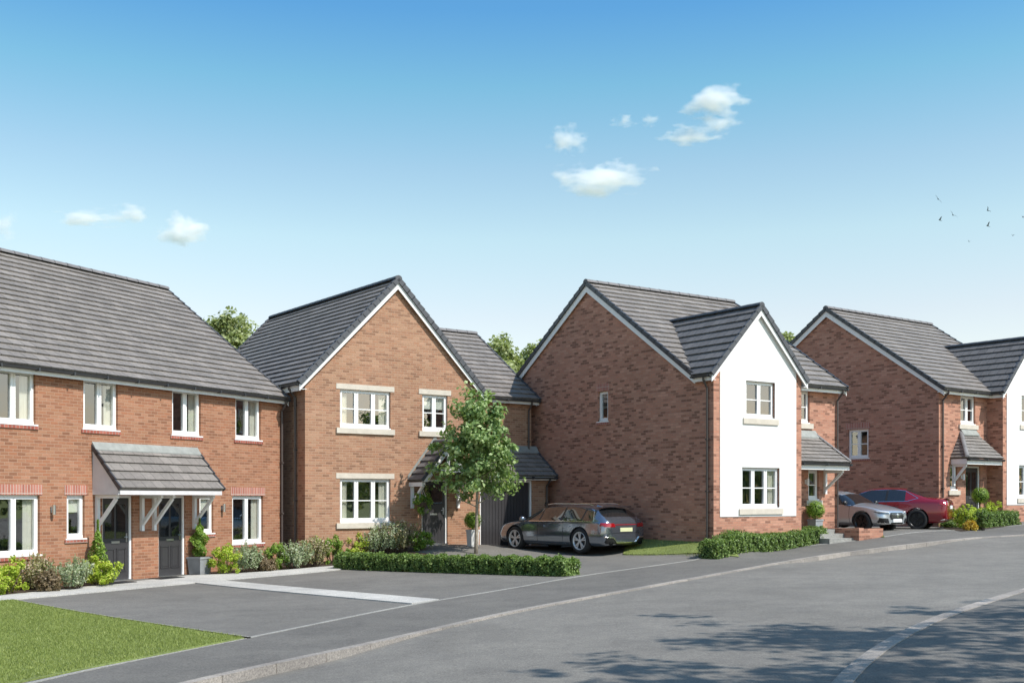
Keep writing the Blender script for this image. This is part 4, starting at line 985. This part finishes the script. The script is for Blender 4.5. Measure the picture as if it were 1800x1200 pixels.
def clump_points(rg,n,nc,rx,ry,rz,zc,cr,low=-1.0,shell=.55):
    """leaf positions gathered in clumps inside an uneven ellipsoid"""
    d=rg.normal(0,1,(nc,3)); d/=np.linalg.norm(d,axis=1)[:,None]; rad=rg.uniform(shell,1,(nc,1))*rg.uniform(.82,1.1,(nc,1)); c=d*rad
    c=c[c[:,2]>low]; nc=len(c)
    k=rg.integers(0,nc,n); q=rg.normal(0,1,(n,3)); q/=np.linalg.norm(q,axis=1)[:,None]; q*=rg.uniform(0,1,(n,1))**.5
    cs=rg.uniform(.6,1.3,(nc,1))
    p=c[k]*np.array([rx,ry,rz])+q*cr*cs[k]; nn=q*.6+c[k]*.6+np.array([0,0,.5]); p[:,2]+=zc
    return p,nn
def shrub(pos,w,h,kind,label,seed,group='shrubs in the planting beds',dens=1.0):
    rg=np.random.default_rng(seed); root=empty('shrub',pos,0,label,'shrub',group)
    mats={'lime':'leaf_lime','green':'leaf_green','lav':'leaf_lav','pink':'leaf_pink','purple':'leaf_purple','orange':'leaf_orange','hedge':'leaf_hedge'}
    n=int(2600*dens)
    if kind in('lav','pink'):
        # upright stems with narrow leaves
        ns=70; P=[];Q=[];mb=MB()
        for i in range(ns):
            a=rg.uniform(0,2*PI); r=rg.uniform(0,1)**.5; top=np.array([math.cos(a)*r*w*.55,math.sin(a)*r*w*.55,h*(rg.uniform(.72,1.08)-.25*r)]); b0=np.array([math.cos(a)*r*w*.2,math.sin(a)*r*w*.2,0])
            mb.bar(tuple(b0),tuple(top),.006,.006)
            for k in range(int(n*.75/ns)):
                t=rg.uniform(.2,1.02)**.8; P.append(b0+(top-b0)*t+rg.normal(0,.022,3)); Q.append([math.cos(a),math.sin(a),.4])
        leaves('foliage',P,Q,np.full(len(P),.030),M[mats[kind]],root,2.4,seed)
        mb.build('stems',M['barkd'],root)
        if kind=='pink':
            m=300; k=rg.integers(0,len(P),m); PP=np.array(P)[k]; PP[:,2]+=.03; keep=PP[:,2]>h*.5; PP=PP[keep]
            leaves('blossom',PP,np.tile([0,0,1.],(len(PP),1)),np.full(len(PP),.034),M['flower'],root,1.0,seed+5)
    else:
        p,q=clump_points(rg,n,46,w*.46,w*.46,h*.50,h*.48,.10,-.85,.35); p[:,2]=np.maximum(p[:,2],.02)
        leaves('foliage',p,q,np.full(n,.036),M[mats[kind]],root,1.5,seed)
        mb=MB()
        for i in range(16):
            a=rg.uniform(0,2*PI); mb.bar((math.cos(a)*.03,math.sin(a)*.03,-.02),(math.cos(a)*w*.3,math.sin(a)*w*.3,h*.7),.01,.01)
        mb.build('stems',M['barkd'],root)
    return root
M['flower']=leafmat('pink_flower',(.45,.25,.24),(.60,.40,.36),(.70,.58,.50),.2)
def at(px,py,dy=0): p=gp(px,py); return (p[0],p[1],p[2]-.02)
def mpp(px,py): return gp(px,py)[1]/FOC      # metres per photo pixel there
SH=[ # px, base py, width px, height px, kind, label
 (12,1044,66,58,'lime','yellow-green shrub at the left edge of the picture, under the big ground-floor window'),
 (62,1036,62,58,'pink','bronze shrub with pinkish tips, second from the left edge below the big window'),
 (86,1040,40,38,'purple','low dark purple shrub between the bronze shrub and the silvery one'),
 (122,1036,62,56,'lav','silvery-green spiky shrub under the narrow window of the left house'),
 (172,1030,62,50,'lime','bright lime-green shrub just left of the left front door'),
 (398,1009,58,50,'lime','lime-green shrub right beside the square grey planter'),
 (434,1006,44,50,'lav','silvery spiky shrub directly under the right ground-floor window'),
 (466,1004,34,26,'purple','small purple-brown shrub low at the path edge near the downpipe'),
 (484,1001,50,48,'green','green shrub between the two silvery shrubs beside the path'),
 (520,999,50,48,'lav','silvery shrub in front of the downpipe at the corner of the left pair'),
 (549,996,46,50,'pink','pink-tipped bronze shrub in the gap between the first two houses'),
 (583,990,52,44,'green','green shrub standing behind the left end of the long hedge'),
 (618,978,54,38,'lime','lime-green shrub rising over the long hedge, under the three-pane window'),
 (636,968,40,34,'pink','bronze shrub against the wall right under the three-pane window'),
 (658,974,44,40,'lav','pale silvery shrub in the middle of the bed behind the long hedge'),
 (686,972,42,44,'lav','grey-green tall shrub under the right end of the three-pane window'),
 (706,970,46,46,'pink','bronze-green shrub under the hanging basket'),
 (737,967,38,32,'green','small olive shrub just left of the second house\'s front door'),
 (1688,926,30,32,'green','light green shrub just behind the red saloon\'s tail'),
 (1702,929,44,44,'lime','yellow-green shrub in front of the fourth house\'s door'),
 (1706,932,22,18,'orange','small orange-yellow shrub at the pavement below the ball-clipped tree'),
 (1738,921,42,40,'lime','yellow-green shrub against the dark brick beside the fourth house\'s white gable'),
 (1668,927,24,12,'hedge','low dark green shrub in the shade beside the red saloon'),
 (1728,932,28,34,'hedge','round dark green shrub at the left end of the small hedge by the fourth house'),
]
for i,(px,py,w,h,k,lb) in enumerate(SH):
    m=mpp(px,py); big=1.18 if 560<px<760 else 1; shrub(at(px,py),w*m*(1.32 if k in('lime','green') else 1.22)*big,h*m*1.12*big,k,lb,100+i,dens=1.4 if px<560 else 1.2)
def column_shrub(pos,w,h,label,seed,spiral=False,name='conifer'):
    rg=np.random.default_rng(seed); root=empty(name,pos,0,label,'conifer'); n=2600
    t=rg.uniform(0,1,n); a=rg.uniform(0,2*PI,n); r=w*.5*(np.sin(np.clip(t*1.05+.12,0,1)*PI)**.6)*(.75+.35*np.sin(a*2+t*(16 if spiral else 5)))*rg.uniform(.6,1.05,n)
    P=np.stack([np.cos(a)*r,np.sin(a)*r,.05+t*h],1); Q=np.stack([np.cos(a),np.sin(a),np.full(n,.5)],1)
    leaves('foliage',P,Q,np.full(n,.035),M['leaf_green'],root,1.7,seed)
    mb=MB(); mb.tube([(0,0,-.05),(0,0,h*.9)],[.025,.01],6); mb.build('trunk',M['barkd'],root)
    return root
p=gp(172,1026); column_shrub((p[0],p[1],p[2]),.46,1.48,'slim upright conifer standing between the narrow window and the left front door',301)
# planters
def box_planter(pos,w,h,ang,label,mat='zinc'):
    root=empty('planter',pos,ang,label,'planter','plant pots by the doors'); mb=MB(); a,b=w*.42,w*.5
    mb.hexa([(-a,-a,0),(a,-a,0),(a,a,0),(-a,a,0),(-b,-b,h),(b,-b,h),(b,b,h),(-b,b,h)]); mb.box(-b-.015,b+.015,-b-.015,b+.015,h-.04,h+.012); mb.build('pot',M[mat],root)
    s=MB(); s.box(-b+.03,b-.03,-b+.03,b-.03,h+.0125,h+.02); s.build('compost',M['soil'],root); return root
M['zinc']=plain('grey_zinc',(.34,.35,.36),.55,metal=.3,var=.15,scale=4); M['wpot']=plain('pale_pot',(.62,.60,.57),.5,var=.06)
p=gp(351,1009); box_planter(p,.46,.46,math.radians(63),'square grey planter holding the spiral conifer right of the second front door')
column_shrub((p[0],p[1],p[2]+.44),.46,1.0,'spiral-clipped conifer growing in the square grey planter',302,True)
def ball_tree(pos,r,stem,label,seed,n=1700):
    rg=np.random.default_rng(seed); root=empty('ball_topiary',pos,0,label,'topiary'); 
    d=rg.normal(0,1,(n,3)); d/=np.linalg.norm(d,axis=1)[:,None]; P=d*r*rg.uniform(.78,1.06,(n,1)); P[:,2]+=stem+r
    leaves('foliage',P,d,np.full(n,.032),M['leaf_green'],root,1.4,seed)
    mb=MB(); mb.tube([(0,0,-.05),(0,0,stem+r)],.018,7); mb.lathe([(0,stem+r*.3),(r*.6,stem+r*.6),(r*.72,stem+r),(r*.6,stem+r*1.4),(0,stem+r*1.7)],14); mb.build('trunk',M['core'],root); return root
p=gp(831,960); box_planter(p,.30,.52,math.radians(36),'tapered pale pot between the second house\'s front door and its garage','wpot'); ball_tree((p[0],p[1],p[2]+.52),.28,.02,'clipped green ball growing in the tapered pale pot by the garage',311)
def hpt(h,u,v,z):
    m=Matrix.Translation(h.location)@Matrix.Rotation(h.rotation_euler.z,4,'Z'); return m@Vector((u,v,z))
p=hpt(C,5.10,.62,0); box_planter(tuple(p-Vector((0,0,.1))),.34,.62,math.radians(34),'tall grey pot under the canopy beside the white gable','zinc'); ball_tree((p.x,p.y,p.z+.50),.30,.02,'clipped green ball in the tall pot beside the white gable',312)
p=hpt(D,1.78,-.62,0); p.z=max(g(p.x,p.y),p.z-.12); box_planter(tuple(p),.36,.40,math.radians(36),'grey pot half hidden by shrubs at the fourth house\'s door','zinc'); ball_tree((p.x,p.y,p.z+.38),.33,.42,'standard tree with a clipped ball crown at the fourth house\'s door',313)
# hanging basket on the porch
p=hpt(B,3.72,-.50,1.32); hb=empty('hanging_basket',p,0,'hanging basket of trailing green plants at the left side of the gabled porch','hanging basket')
mb=MB(); mb.lathe([(0,-.16),(.10,-.13),(.17,-.05),(.19,.02),(.0,.02)],16)
mb.build('basket',M['barkd'],hb)
mb=MB()
for a in (0,2.1,4.2): mb.tube([(math.cos(a)*.18,math.sin(a)*.18,.02),(0,0,.50)],.004,5)
mb.build('chain',M['metal'],hb)
rg=np.random.default_rng(77); P,Q=clump_points(rg,1300,30,.30,.30,.24,.05,.10,-1,.4); k=P[:,2]<-.05; P[k,2]-=rg.uniform(0,.22,k.sum()); leaves('foliage',P,Q,np.full(1300,.045),M['leaf_green'],hb,1.7,7)
# hedges
def hedge(pl,pr,ht,dp,label,seed,n,leaf=.038):
    a=Vector(gp(*pl)); b=Vector(gp(*pr)); d=(b-a); L=d.xy.length; ang=math.atan2(d.y,d.x); root=empty('hedge',a,ang,label,'hedge','clipped hedges along the front gardens'); sl=(b.z-a.z)/L
    rg=np.random.default_rng(seed)
    areas=[L*ht,L*dp,dp*ht*1.0,dp*ht,L*ht*.5]; pr_=np.array(areas)/sum(areas); f=rg.choice(5,n,p=pr_); u=rg.uniform(0,1,n); v=rg.uniform(0,1,n)
    X=np.select([f==0,f==1,f==2,f==3,f==4],[u*L,u*L,0*u,0*u+L,u*L]); Y=np.select([f==0,f==1,f==2,f==3,f==4],[0*u,v*dp,u*dp,u*dp,0*u+dp]); Z=np.select([f==0,f==1,f==2,f==3,f==4],[v*ht,0*u+ht,v*ht,v*ht,v*ht])
    Nn=np.zeros((n,3)); Nn[f==0,1]=-1; Nn[f==1,2]=1; Nn[f==2,0]=-1; Nn[f==3,0]=1; Nn[f==4,1]=1
    wob=.018*np.sin(X*5.1+Z*4)+.025*np.sin(X*13.3+Y*9+Z*11)+.02*np.sin(X*29)+rg.normal(0,.022,n)
    P=np.stack([X,Y,Z],1)+Nn*wob[:,None]; P[:,2]=np.maximum(P[:,2],.02)
    ed=np.minimum(np.minimum(X,L-X)+.02,.1)/.1; P[:,2]=np.where(Z>ht*.8,P[:,2]-.04*(1-ed),P[:,2])
    ca,sa=math.cos(ang),math.sin(ang); gz=lambda x,y:g(a.x+x*ca-y*sa,a.y+x*sa+y*ca)-a.z
    P[:,2]+=np.array([gz(x,y) for x,y in zip(P[:,0],P[:,1])])
    leaves('foliage',P,Nn*1.0+np.array([0,0,.35]),np.full(n,leaf),M['leaf_hedge'],root,1.35,seed)
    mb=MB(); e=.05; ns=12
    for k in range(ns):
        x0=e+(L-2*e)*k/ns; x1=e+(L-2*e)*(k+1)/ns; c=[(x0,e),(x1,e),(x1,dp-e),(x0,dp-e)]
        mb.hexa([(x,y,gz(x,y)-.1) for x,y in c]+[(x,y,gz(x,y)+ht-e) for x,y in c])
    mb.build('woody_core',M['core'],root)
hedge((588,999.5),(990,1013),.375,.62,'longest low clipped hedge, crossing in front of the second house and the street tree',401,36000)
hedge((1259,976),(1453,951.5),.45,.55,'clipped hedge along the foot of the white rendered gable',402,15000)
hedge((1727,928),(1792,921.5),.50,.50,'short clipped hedge at the foot of the fourth house\'s white gable, at the right edge',403,6000)
# trees
def tree(pos,H,rx,rz,zc,n,leaf,mat,label,seed,trunk_r=.05,cats='tree',nclump=120,cr=.28,bark='bark',group=None,shell=.25,lean=0,prof=None):
    rg=np.random.default_rng(seed); root=empty('tree',pos,0,label,cats,group)
    mb=MB(); top=zc+rz*.75; pts=[]; 
    for i in range(9):
        t=i/8; pts.append((math.sin(t*3)*.05*H/5+lean*t,math.cos(t*2.3)*.04*H/5,-.15+t*(top+.15)))
    mb.tube(pts,[trunk_r*(1-.8*i/8) for i in range(9)],9)
    P,Q=clump_points(rg,n,nclump,rx,rx,rz,zc,cr,-1,shell)
    # uneven outline: crown radius changes with height and direction
    ang=np.arctan2(P[:,1],P[:,0]); zz=(P[:,2]-zc)/rz; f=1+.16*np.sin(ang*3+seed)+.14*np.sin(ang*2+zz*5+seed*2); P[:,0]*=f; P[:,1]*=f
    if prof:
        k_=np.interp(zz,[-1.1,-.8,-.45,0,.5,1.1],prof); P[:,0]*=k_; P[:,1]*=k_
    idx=rg.integers(0,n,34)
    for k in idx:
        e=P[k]*np.array([.8,.8,1]); z0=max(zc-rz*.95,e[2]-abs(math.hypot(e[0],e[1]))*1.1); z0=min(z0,top*.97); c=np.array([pts[4][0]*z0/top,0,z0])
        m=(c+e)/2+np.array([0,0,-.04*H]); r0=trunk_r*.32*(1-z0/(top*1.15))+.006
        mb.tube([tuple(c),tuple(m),tuple(e)],[r0,r0*.7,r0*.3],5,cap=False)
    mb.build('trunk',M[bark],root,smooth=True)
    leaves('crown',P,Q,np.full(n,leaf),M[mat],root,1.5,seed)
    return root
p=gp(836,973); tree(p,5.2,1.15,2.0,3.32,9500,.088,'leaf_tree','slender young street tree with a pale trunk and leafy green crown behind the long hedge',501,.062,nclump=150,cr=.25,shell=.35,prof=[1.5,1.42,1.14,.95,.9,.9])
FT=[(408,604,60,62,.030,'light green treetop showing between the roofs of the first and second buildings'),(880,640,74,75,.03,'green treetop in the gap between the second house\'s wing and the third house'),(948,612,40,80,.03,'dark sliver of a treetop just left of the third house\'s ridge slope'),(1386,606,24,70,.03,'small treetop peeping out between the third and fourth houses'),(862,628,40,66,.03,'smaller treetop behind the second house\'s wing roof')]
for i,(px,py,wpx,Y,_,lb) in enumerate(FT):
    topz={0:548,1:598,2:592,3:588,4:597}[i]; X=(px-900)/FOC*Y; ztop=EYE+(HOR-topz)/FOC*Y; gz=g(X,Y); H=ztop-gz; r=max(1.25,wpx/FOC*Y*.46)
    rzz=2.6; tree((X,Y,gz),H,r*1.1,rzz,H-rzz*.98,15000,.16,'leaf_far',lb,520+i,.16,nclump=170,cr=.55,bark='barkd',group='trees behind the houses')
# trees across the road, out of the picture to the right; they throw the shade on the road
for i,(x,y,H,rx) in enumerate([(11.0,9.6,12.0,2.7),(8.6,6.6,11.5,2.6),(14.6,10.8,12.5,2.6)]):
    tree((x,y,g(x,y)),H,rx,2.6,H-2.8,2100,.135,'leaf_far',['tall tree across the road nearest the kerb','tall tree across the road closest to the camera','tall tree across the road farthest up the hill','tall tree across the road behind the camera\'s right shoulder'][i],560+i,.16,nclump=60,cr=.46,bark='barkd',group='tall trees across the road',shell=.2)

# a belt of woodland far across the road, beyond the frame: the windows mirror it
rg=np.random.default_rng(990); n=34000; yy=rg.uniform(-60,75,n); k_=(yy//3.2).astype(int); hh=4.6+1.1*np.sin(k_*2.7)+.8*np.sin(k_*5.1); cx=56+5*np.sin(k_*1.9); t=rg.uniform(0,1,n)
a_=rg.uniform(0,2*PI,n); r_=2.6*np.sqrt(np.clip(1-((t-.5)*2)**4,.05,1))
P=np.stack([cx+np.cos(a_)*r_,k_*3.2+1.6+np.sin(a_)*r_,1.2+t*hh],1); o=leaves('woodland',P,np.stack([np.cos(a_),np.sin(a_),0*a_+.3],1),np.full(n,.42),M['leaf_far'],None,1.4,991); tag(o,'far-off belt of trees across the road',None,None,'stuff')
# ================================================================== gardens and paths
G2=lambda *L:[gp(*q)[:2] for q in L]
sheet('lawn',G2((-160,1067),(0,1055.5),(22,1054.5),(434,1121.5),(41,1198.5),(-260,1286))+[tuple(Eg[10]),(-24,3),(-20,24)],M['lawn'],.02,maxlen=.7,edge=.03)
sheet('path',G2((-90,1058),(20,1045.5),(205,1026),(330,1012),(420,1008),(560,997),(590,995),(606,999),(596,1001.5),(391,1019.8),(340,1025),(22,1054.3),(-90,1067)),M['pathm'],.024,edge=.04,maxlen=.6)
sheet('path',G2((343,1024.8),(391,1020.2),(771,1054.2),(724,1061.5)),M['pathm'],.022,edge=.04,maxlen=.6)
sheet('soil_bed',G2((-120,1056),(20,1045.7),(170,1029.5),(232,1012),(160,1005),(-120,1020)),M['soil'],.012,maxlen=.6)
strip_sheet('soil_bed',[Vector(q) for q in G2((336,1011.5),(420,1007.5),(560,996.5),(600,996.5),(985,1006))],[Vector(q) for q in G2((340,1000),(420,985),(560,966),(700,966),(905,992))],M['soil'],.012,n=60,k=8)
sheet('grass_bank',G2((1095,966),(1187,974.5),(1256,977.5),(1300,973),(1255,955),(1180,948),(1110,944)),M['lawn'],.03,maxlen=.4)
sheet('soil_bed',G2((1252,978),(1458,951.5),(1440,940),(1300,945)),M['soil'],.015,maxlen=.5)
sheet('soil_bed',G2((1660,929),(1690,934),(1728,930),(1797,921),(1790,908),(1700,905),(1655,915)),M['soil'],.012,maxlen=.5)
sheet('grass_patch',G2((1514,943),(1556,944.5),(1548,940),(1533,938.5),(1516,939)),M['lawn'],.02,maxlen=.3)
ribbon('edging_strip',resample([Vector(q) for q in G2((-120,1064),(22,1055),(435,1122))],.6),.05,.026,.1,M['edge'],side=1)
ribbon('soil_gap',resample([Vector(q) for q in G2((22,1055),(435,1122))],.6),.035,.030,.1,M['soil'],side=-1)
for (px,py,lb) in ((207,1024,'dark door mat lying on the slabs at the left front door'),(293,1015.5,'dark door mat lying on the slabs at the right front door')):
    p=gp(px,py,.025); r_=empty('door_mat',p,math.radians(63),lb,'door mat','door mats on the front path'); mb=MB(); mb.box(-.38,.38,-.2,.2,0,.012); q_=mb.build('mat',M['black'],r_); mb=MB()
    for a_,b_,c_,d_ in ((-.4,.4,-.22,-.2),(-.4,.4,.2,.22),(-.4,-.38,-.2,.2),(.38,.4,-.2,.2)): mb.box(a_,b_,c_,d_,0,.016)
    mb.build('rubber_border',M['black'],r_)
# grass blades
def blades(name,poly,n,seed,h=.035,kindlabel='short mown grass blades'):
    P=[Vector(q) for q in poly]; x0=min(p.x for p in P);x1=max(p.x for p in P);y0=min(p.y for p in P);y1=max(p.y for p in P); rg=np.random.default_rng(seed); out=[]
    def inside(x,y):
        c=False;j=len(P)-1
        for i in range(len(P)):
            if (P[i].y>y)!=(P[j].y>y) and x<(P[j].x-P[i].x)*(y-P[i].y)/(P[j].y-P[i].y)+P[i].x: c=not c
            j=i
        return c
    V=[]
    while len(out)<n:
        x=rg.uniform(x0,x1);y=rg.uniform(y0,y1)
        if inside(x,y): out.append((x,y))
    m=bpy.data.meshes.new(name); Vv=[];Ff=[]
    for i,(x,y) in enumerate(out):
        z=g(x,y)+.015; a=rg.uniform(0,2*PI); w=.005; hh=h*rg.uniform(.5,1.4); lx,ly=rg.normal(0,.014,2); k=len(Vv)
        Vv+= [(x-math.cos(a)*w,y-math.sin(a)*w,z),(x+math.cos(a)*w,y+math.sin(a)*w,z),(x+lx,y+ly,z+hh)]; Ff.append((k,k+1,k+2))
    m.from_pydata(Vv,[],Ff); m.materials.append(M['grass']); o=bpy.data.objects.new(name,m); COL.objects.link(o); tag(o,kindlabel,'grass',None,'stuff')
blades('grass',G2((0,1057),(22,1055.5),(430,1121.5),(41,1197),(-30,1213)),70000,9,.032,'short mown grass on the front-left lawn')
blades('grass',G2((1098,965),(1187,973.5),(1256,976.5),(1255,957),(1180,950),(1115,946)),14000,10,.05,'longer grass on the bank beside the estate car')
blades('grass',G2((1516,942.5),(1554,944),(1546,940.5),(1533,939),(1518,939.5)),2500,11,.06,'tuft of grass at the foot of the dwarf brick wall')
# dwarf wall and steps at the third house
q0=hpt(C,6.62,.78,0)
pE=Vector(gp(1509,949)); tw=empty('garden_wall',(pE.x,pE.y,pE.z),math.radians(34.6),'dwarf brick retaining wall with an end pier beside the third house\'s steps','wall')
inv=(Matrix.Translation(C.location)@Matrix.Rotation(C.rotation_euler.z,4,'Z')).inverted(); loc=inv@pE
topz=.36
mb=MB(); L=max(.8,.80-loc.y+.15)
mb.box(-.11,.11,-.11,.11,-.4,topz+.03); mb.box(-.105,.10,.11,L,-.4,topz); mb.box(.11,1.1,-.09,.09,-.4,topz-.003); mb.build('brickwork',M['brickC'],tw)
stp=empty('steps',(pE.x,pE.y,pE.z),math.radians(34.6),'three grey slab steps beside the brick corner of the third house','steps')
for k in range(3):
    mb=MB(); mb.box(-1.25,-.12,.10+.36*k,.52+.36*k+.3,-.3,.02+.13*(k)+.05); mb.build('step',M['edge'],stp)

# ================================================================== birds
def bird(pos,span,ang,roll,seed,flap):
    rnd=random.Random(seed); root=empty('bird',pos,0,None,'bird','dark birds flying in the sky at the right'); root.rotation_euler=(roll,rnd.uniform(-.2,.2),ang)
    mb=MB(); L=span*.45; mb.lathe([(0,-L*.5),(L*.10,-L*.32),(L*.13,0),(L*.09,L*.28),(L*.05,L*.36),(0,L*.5)],10,lambda a,b,c:(a,c,b)); 
    mb.hexa([(-.02*span,-L*.75,-.004),(.02*span,-L*.75,-.004),(.05*span,-L*.4,-.004),(-.05*span,-L*.4,-.004),(-.07*span,-L*.78,.004),(.07*span,-L*.78,.004),(.04*span,-L*.35,.004),(-.04*span,-L*.35,.004)])
    b=mb.build('body',M['birdm'],root,smooth=True)
    for s in (-1,1):
        w=MB(); a=span*.08;c=span*.26;e=span*.5; z1=span*flap; z2=span*flap*1.2
        w.hexa([(s*.01,-a,0),(s*.01,a,0),(s*c,a*.95,z1),(s*c,-a*.8,z1),(s*.01,-a,.02),(s*.01,a,.02),(s*c,a*.95,z1+.015),(s*c,-a*.8,z1+.015)])
        w.hexa([(s*c,-a*.8,z1),(s*c,a*.95,z1),(s*e,-a*.1,z2),(s*e,-a*.5,z2),(s*c,-a*.8,z1+.015),(s*c,a*.95,z1+.015),(s*e,-a*.1,z2+.01),(s*e,-a*.5,z2+.01)])
        w.build('wing',M['birdm'],root)
    return root
M['birdm']=plain('dark_feathers',(.05,.06,.07),.8,var=.1)
BL=['topmost bird, wings tilted steeply, left in the flock','bird lowest left in the flock, just under and left of its neighbour','bird with wings spread, third from the left','upper of the two birds in the middle of the flock','lower of the two birds in the middle of the flock','faint lowest bird flying below the flock','small bird near the right edge, second lowest','small bird cut by the right edge of the picture']
for i,(px,py,sp_,an,ro,Y,fl) in enumerate([(1649,350,.95,.2,.9,125,.04),(1652,387,.62,.9,-.5,120,.35),(1675,378,.95,.15,.8,125,.12),(1736,370,.70,.6,.7,125,.22),(1736,397,.68,1.0,-.4,122,.35),(1703,424.5,.75,.3,.2,240,.2),(1780,414,.70,.2,.2,220,.2),(1798,382,.75,.4,.2,200,.2)]):
    b=bird(((px-900)/FOC*Y,Y,EYE+(HOR-py)/FOC*Y),sp_*1.2,an,ro*0+.35,i,fl); b.rotation_euler=(.5,[.8,-.5,.65,.7,-.6,.3,0,0][i],an); b['label']='dark flying '+BL[i]

# ================================================================== clouds: small banks of lit vapour far away
def cloudmat(name,dens,seed,sc_):
    m=bpy.data.materials.new(name); m.use_nodes=True; nt=m.node_tree; nt.nodes.clear(); out=N(nt,'ShaderNodeOutputMaterial'); v=N(nt,'ShaderNodeVolumePrincipled')
    tc=N(nt,'ShaderNodeTexCoord').outputs['Object']; mp=N(nt,'ShaderNodeMapping'); mp.inputs['Location'].default_value=(seed*7.3,seed*3.1,seed); nt.links.new(tc,mp.inputs[0])
    n=noise(nt,mp.outputs[0],sc_,4,.55)
    ln=N(nt,'ShaderNodeVectorMath',operation='LENGTH'); nt.links.new(tc,ln.inputs[0])
    # density = clamp(noise*1.9 - r - .25)
    a=N(nt,'ShaderNodeMath',operation='MULTIPLY_ADD'); nt.links.new(n,a.inputs[0]); a.inputs[1].default_value=2.6; a.inputs[2].default_value=-.72
    s=N(nt,'ShaderNodeMath',operation='SUBTRACT'); nt.links.new(a.outputs[0],s.inputs[0]); nt.links.new(ln.outputs['Value'],s.inputs[1])
    c=N(nt,'ShaderNodeMath',operation='MULTIPLY',use_clamp=False); nt.links.new(s.outputs[0],c.inputs[0]); c.inputs[1].default_value=dens*2.2
    c2=N(nt,'ShaderNodeMath',operation='MAXIMUM'); nt.links.new(c.outputs[0],c2.inputs[0]); c2.inputs[1].default_value=0
    nt.links.new(c2.outputs[0],v.inputs['Density']); v.inputs['Color'].default_value=(.97,.98,1,1); v.inputs['Anisotropy'].default_value=0
    nt.links.new(v.outputs[0],out.inputs['Volume']); return m
CL=[(1254,181,60,25,.09,'largest bright cloud high on the right'),(1266,218,40,15,.05,'small cloud just under the largest one'),(1210,239,50,15,.07,'long curved cloud left below the largest one'),(1099,213,23,10,.06,'tiny cloud above the middle of the group, left of its twin'),(1143,211,18,11,.05,'tiny cloud right of its twin, above the long curved cloud'),(998,246,34,21,.07,'rounded cloud at the left of the right-hand group'),(1062,313,76,28,.08,'wide low cloud beneath the right-hand group'),(150,386,60,14,.07,'flat cloud on the left with a thin left end'),(227,376,40,14,.06,'small peaked cloud on the left touching the flat one'),(322,405,45,24,.11,'bright puffy cloud on the left above the roofs'),(8,399,30,22,.04,'faint cloud cut by the left edge')]
YC=1400
for i,(px,py,rx,rz,dn,lb) in enumerate(CL):
    mb=MB(); n1,n2=24,12
    for a in range(n1):
        for b in range(n2):
            f=lambda i_,j_:(math.cos(2*PI*i_/n1)*math.sin(PI*j_/n2),math.sin(2*PI*i_/n1)*math.sin(PI*j_/n2),math.cos(PI*j_/n2))
            q=[f(a,b),f(a,b+1),f(a+1,b+1),f(a+1,b)]; q=q[:3] if b==n2-1 else (q if b else [q[0],q[1],q[2]])
            mb.face(q)
    o=mb.build('cloud',cloudmat('cloud_vapour',dn,i+1,1.6),None)
    k=YC/FOC; o.location=((px-900)*k,YC,EYE+(HOR-py)*k); o.scale=(rx*k*1.38,rx*k*.8,rz*k*1.5)
    tag(o,lb,'cloud','small white clouds')

# ================================================================== sky, sun, camera
AZ=math.radians(-32.5); EL=math.radians(50.5)
w=bpy.data.worlds.new('World'); sc.world=w; w.use_nodes=True; nt=w.node_tree; nt.nodes.clear()
out=N(nt,'ShaderNodeOutputWorld'); bg=N(nt,'ShaderNodeBackground'); sk=N(nt,'ShaderNodeTexSky'); sk.sky_type='NISHITA'; sk.sun_disc=False
sk.sun_elevation=EL; sk.sun_rotation=PI/2-AZ; sk.altitude=0; sk.air_density=1.0; sk.dust_density=1.0; sk.ozone_density=1.5
tcw=N(nt,'ShaderNodeTexCoord').outputs['Generated']; sx=N(nt,'ShaderNodeSeparateXYZ'); nt.links.new(tcw,sx.inputs[0])
hr=ramp(nt,[(.0,(.66,.54,.46)),(.157,(.69,.56,.46)),(.224,(.665,.625,.485)),(.279,(.555,.585,.49)),(.344,(.365,.56,.50)),(.40,(.235,.465,.535)),(.65,(.30,.45,.52))]); nt.links.new(sx.outputs[2],hr.inputs[0])
vs=N(nt,'ShaderNodeVectorMath',operation='MULTIPLY'); nt.links.new(sk.outputs[0],vs.inputs[0]); nt.links.new(hr.outputs[0],vs.inputs[1])
v2=N(nt,'ShaderNodeVectorMath',operation='SCALE'); nt.links.new(vs.outputs[0],v2.inputs[0]); v2.inputs['Scale'].default_value=2.0
nt.links.new(v2.outputs[0],bg.inputs[0]); nt.links.new(bg.outputs[0],out.inputs[0]); bg.inputs[1].default_value=.13
sd=bpy.data.lights.new('sun','SUN'); sd.energy=3.8; sd.angle=math.radians(.55); sd.color=(1,.955,.89)
so=bpy.data.objects.new('sun',sd); COL.objects.link(so)
dirv=Vector((math.cos(AZ)*math.cos(EL),math.sin(AZ)*math.cos(EL),math.sin(EL))); so.rotation_euler=dirv.to_track_quat('Z','Y').to_euler(); so.location=(20,-10,30)
cam=bpy.data.cameras.new('camera'); co=bpy.data.objects.new('camera',cam); COL.objects.link(co); sc.camera=co
co.location=(0,0,EYE); co.rotation_euler=(PI/2,0,0); cam.sensor_width=36; cam.lens=FOC/1800*36; cam.shift_y=(HOR-600)/1800; cam.clip_start=.1; cam.clip_end=20000
sc.view_settings.view_transform='Standard'; sc.view_settings.look='None'; sc.view_settings.exposure=.60; sc.view_settings.gamma=1
sc.render.engine='CYCLES'; sc.cycles.volume_bounces=6; sc.cycles.transparent_max_bounces=12; sc.cycles.max_bounces=8
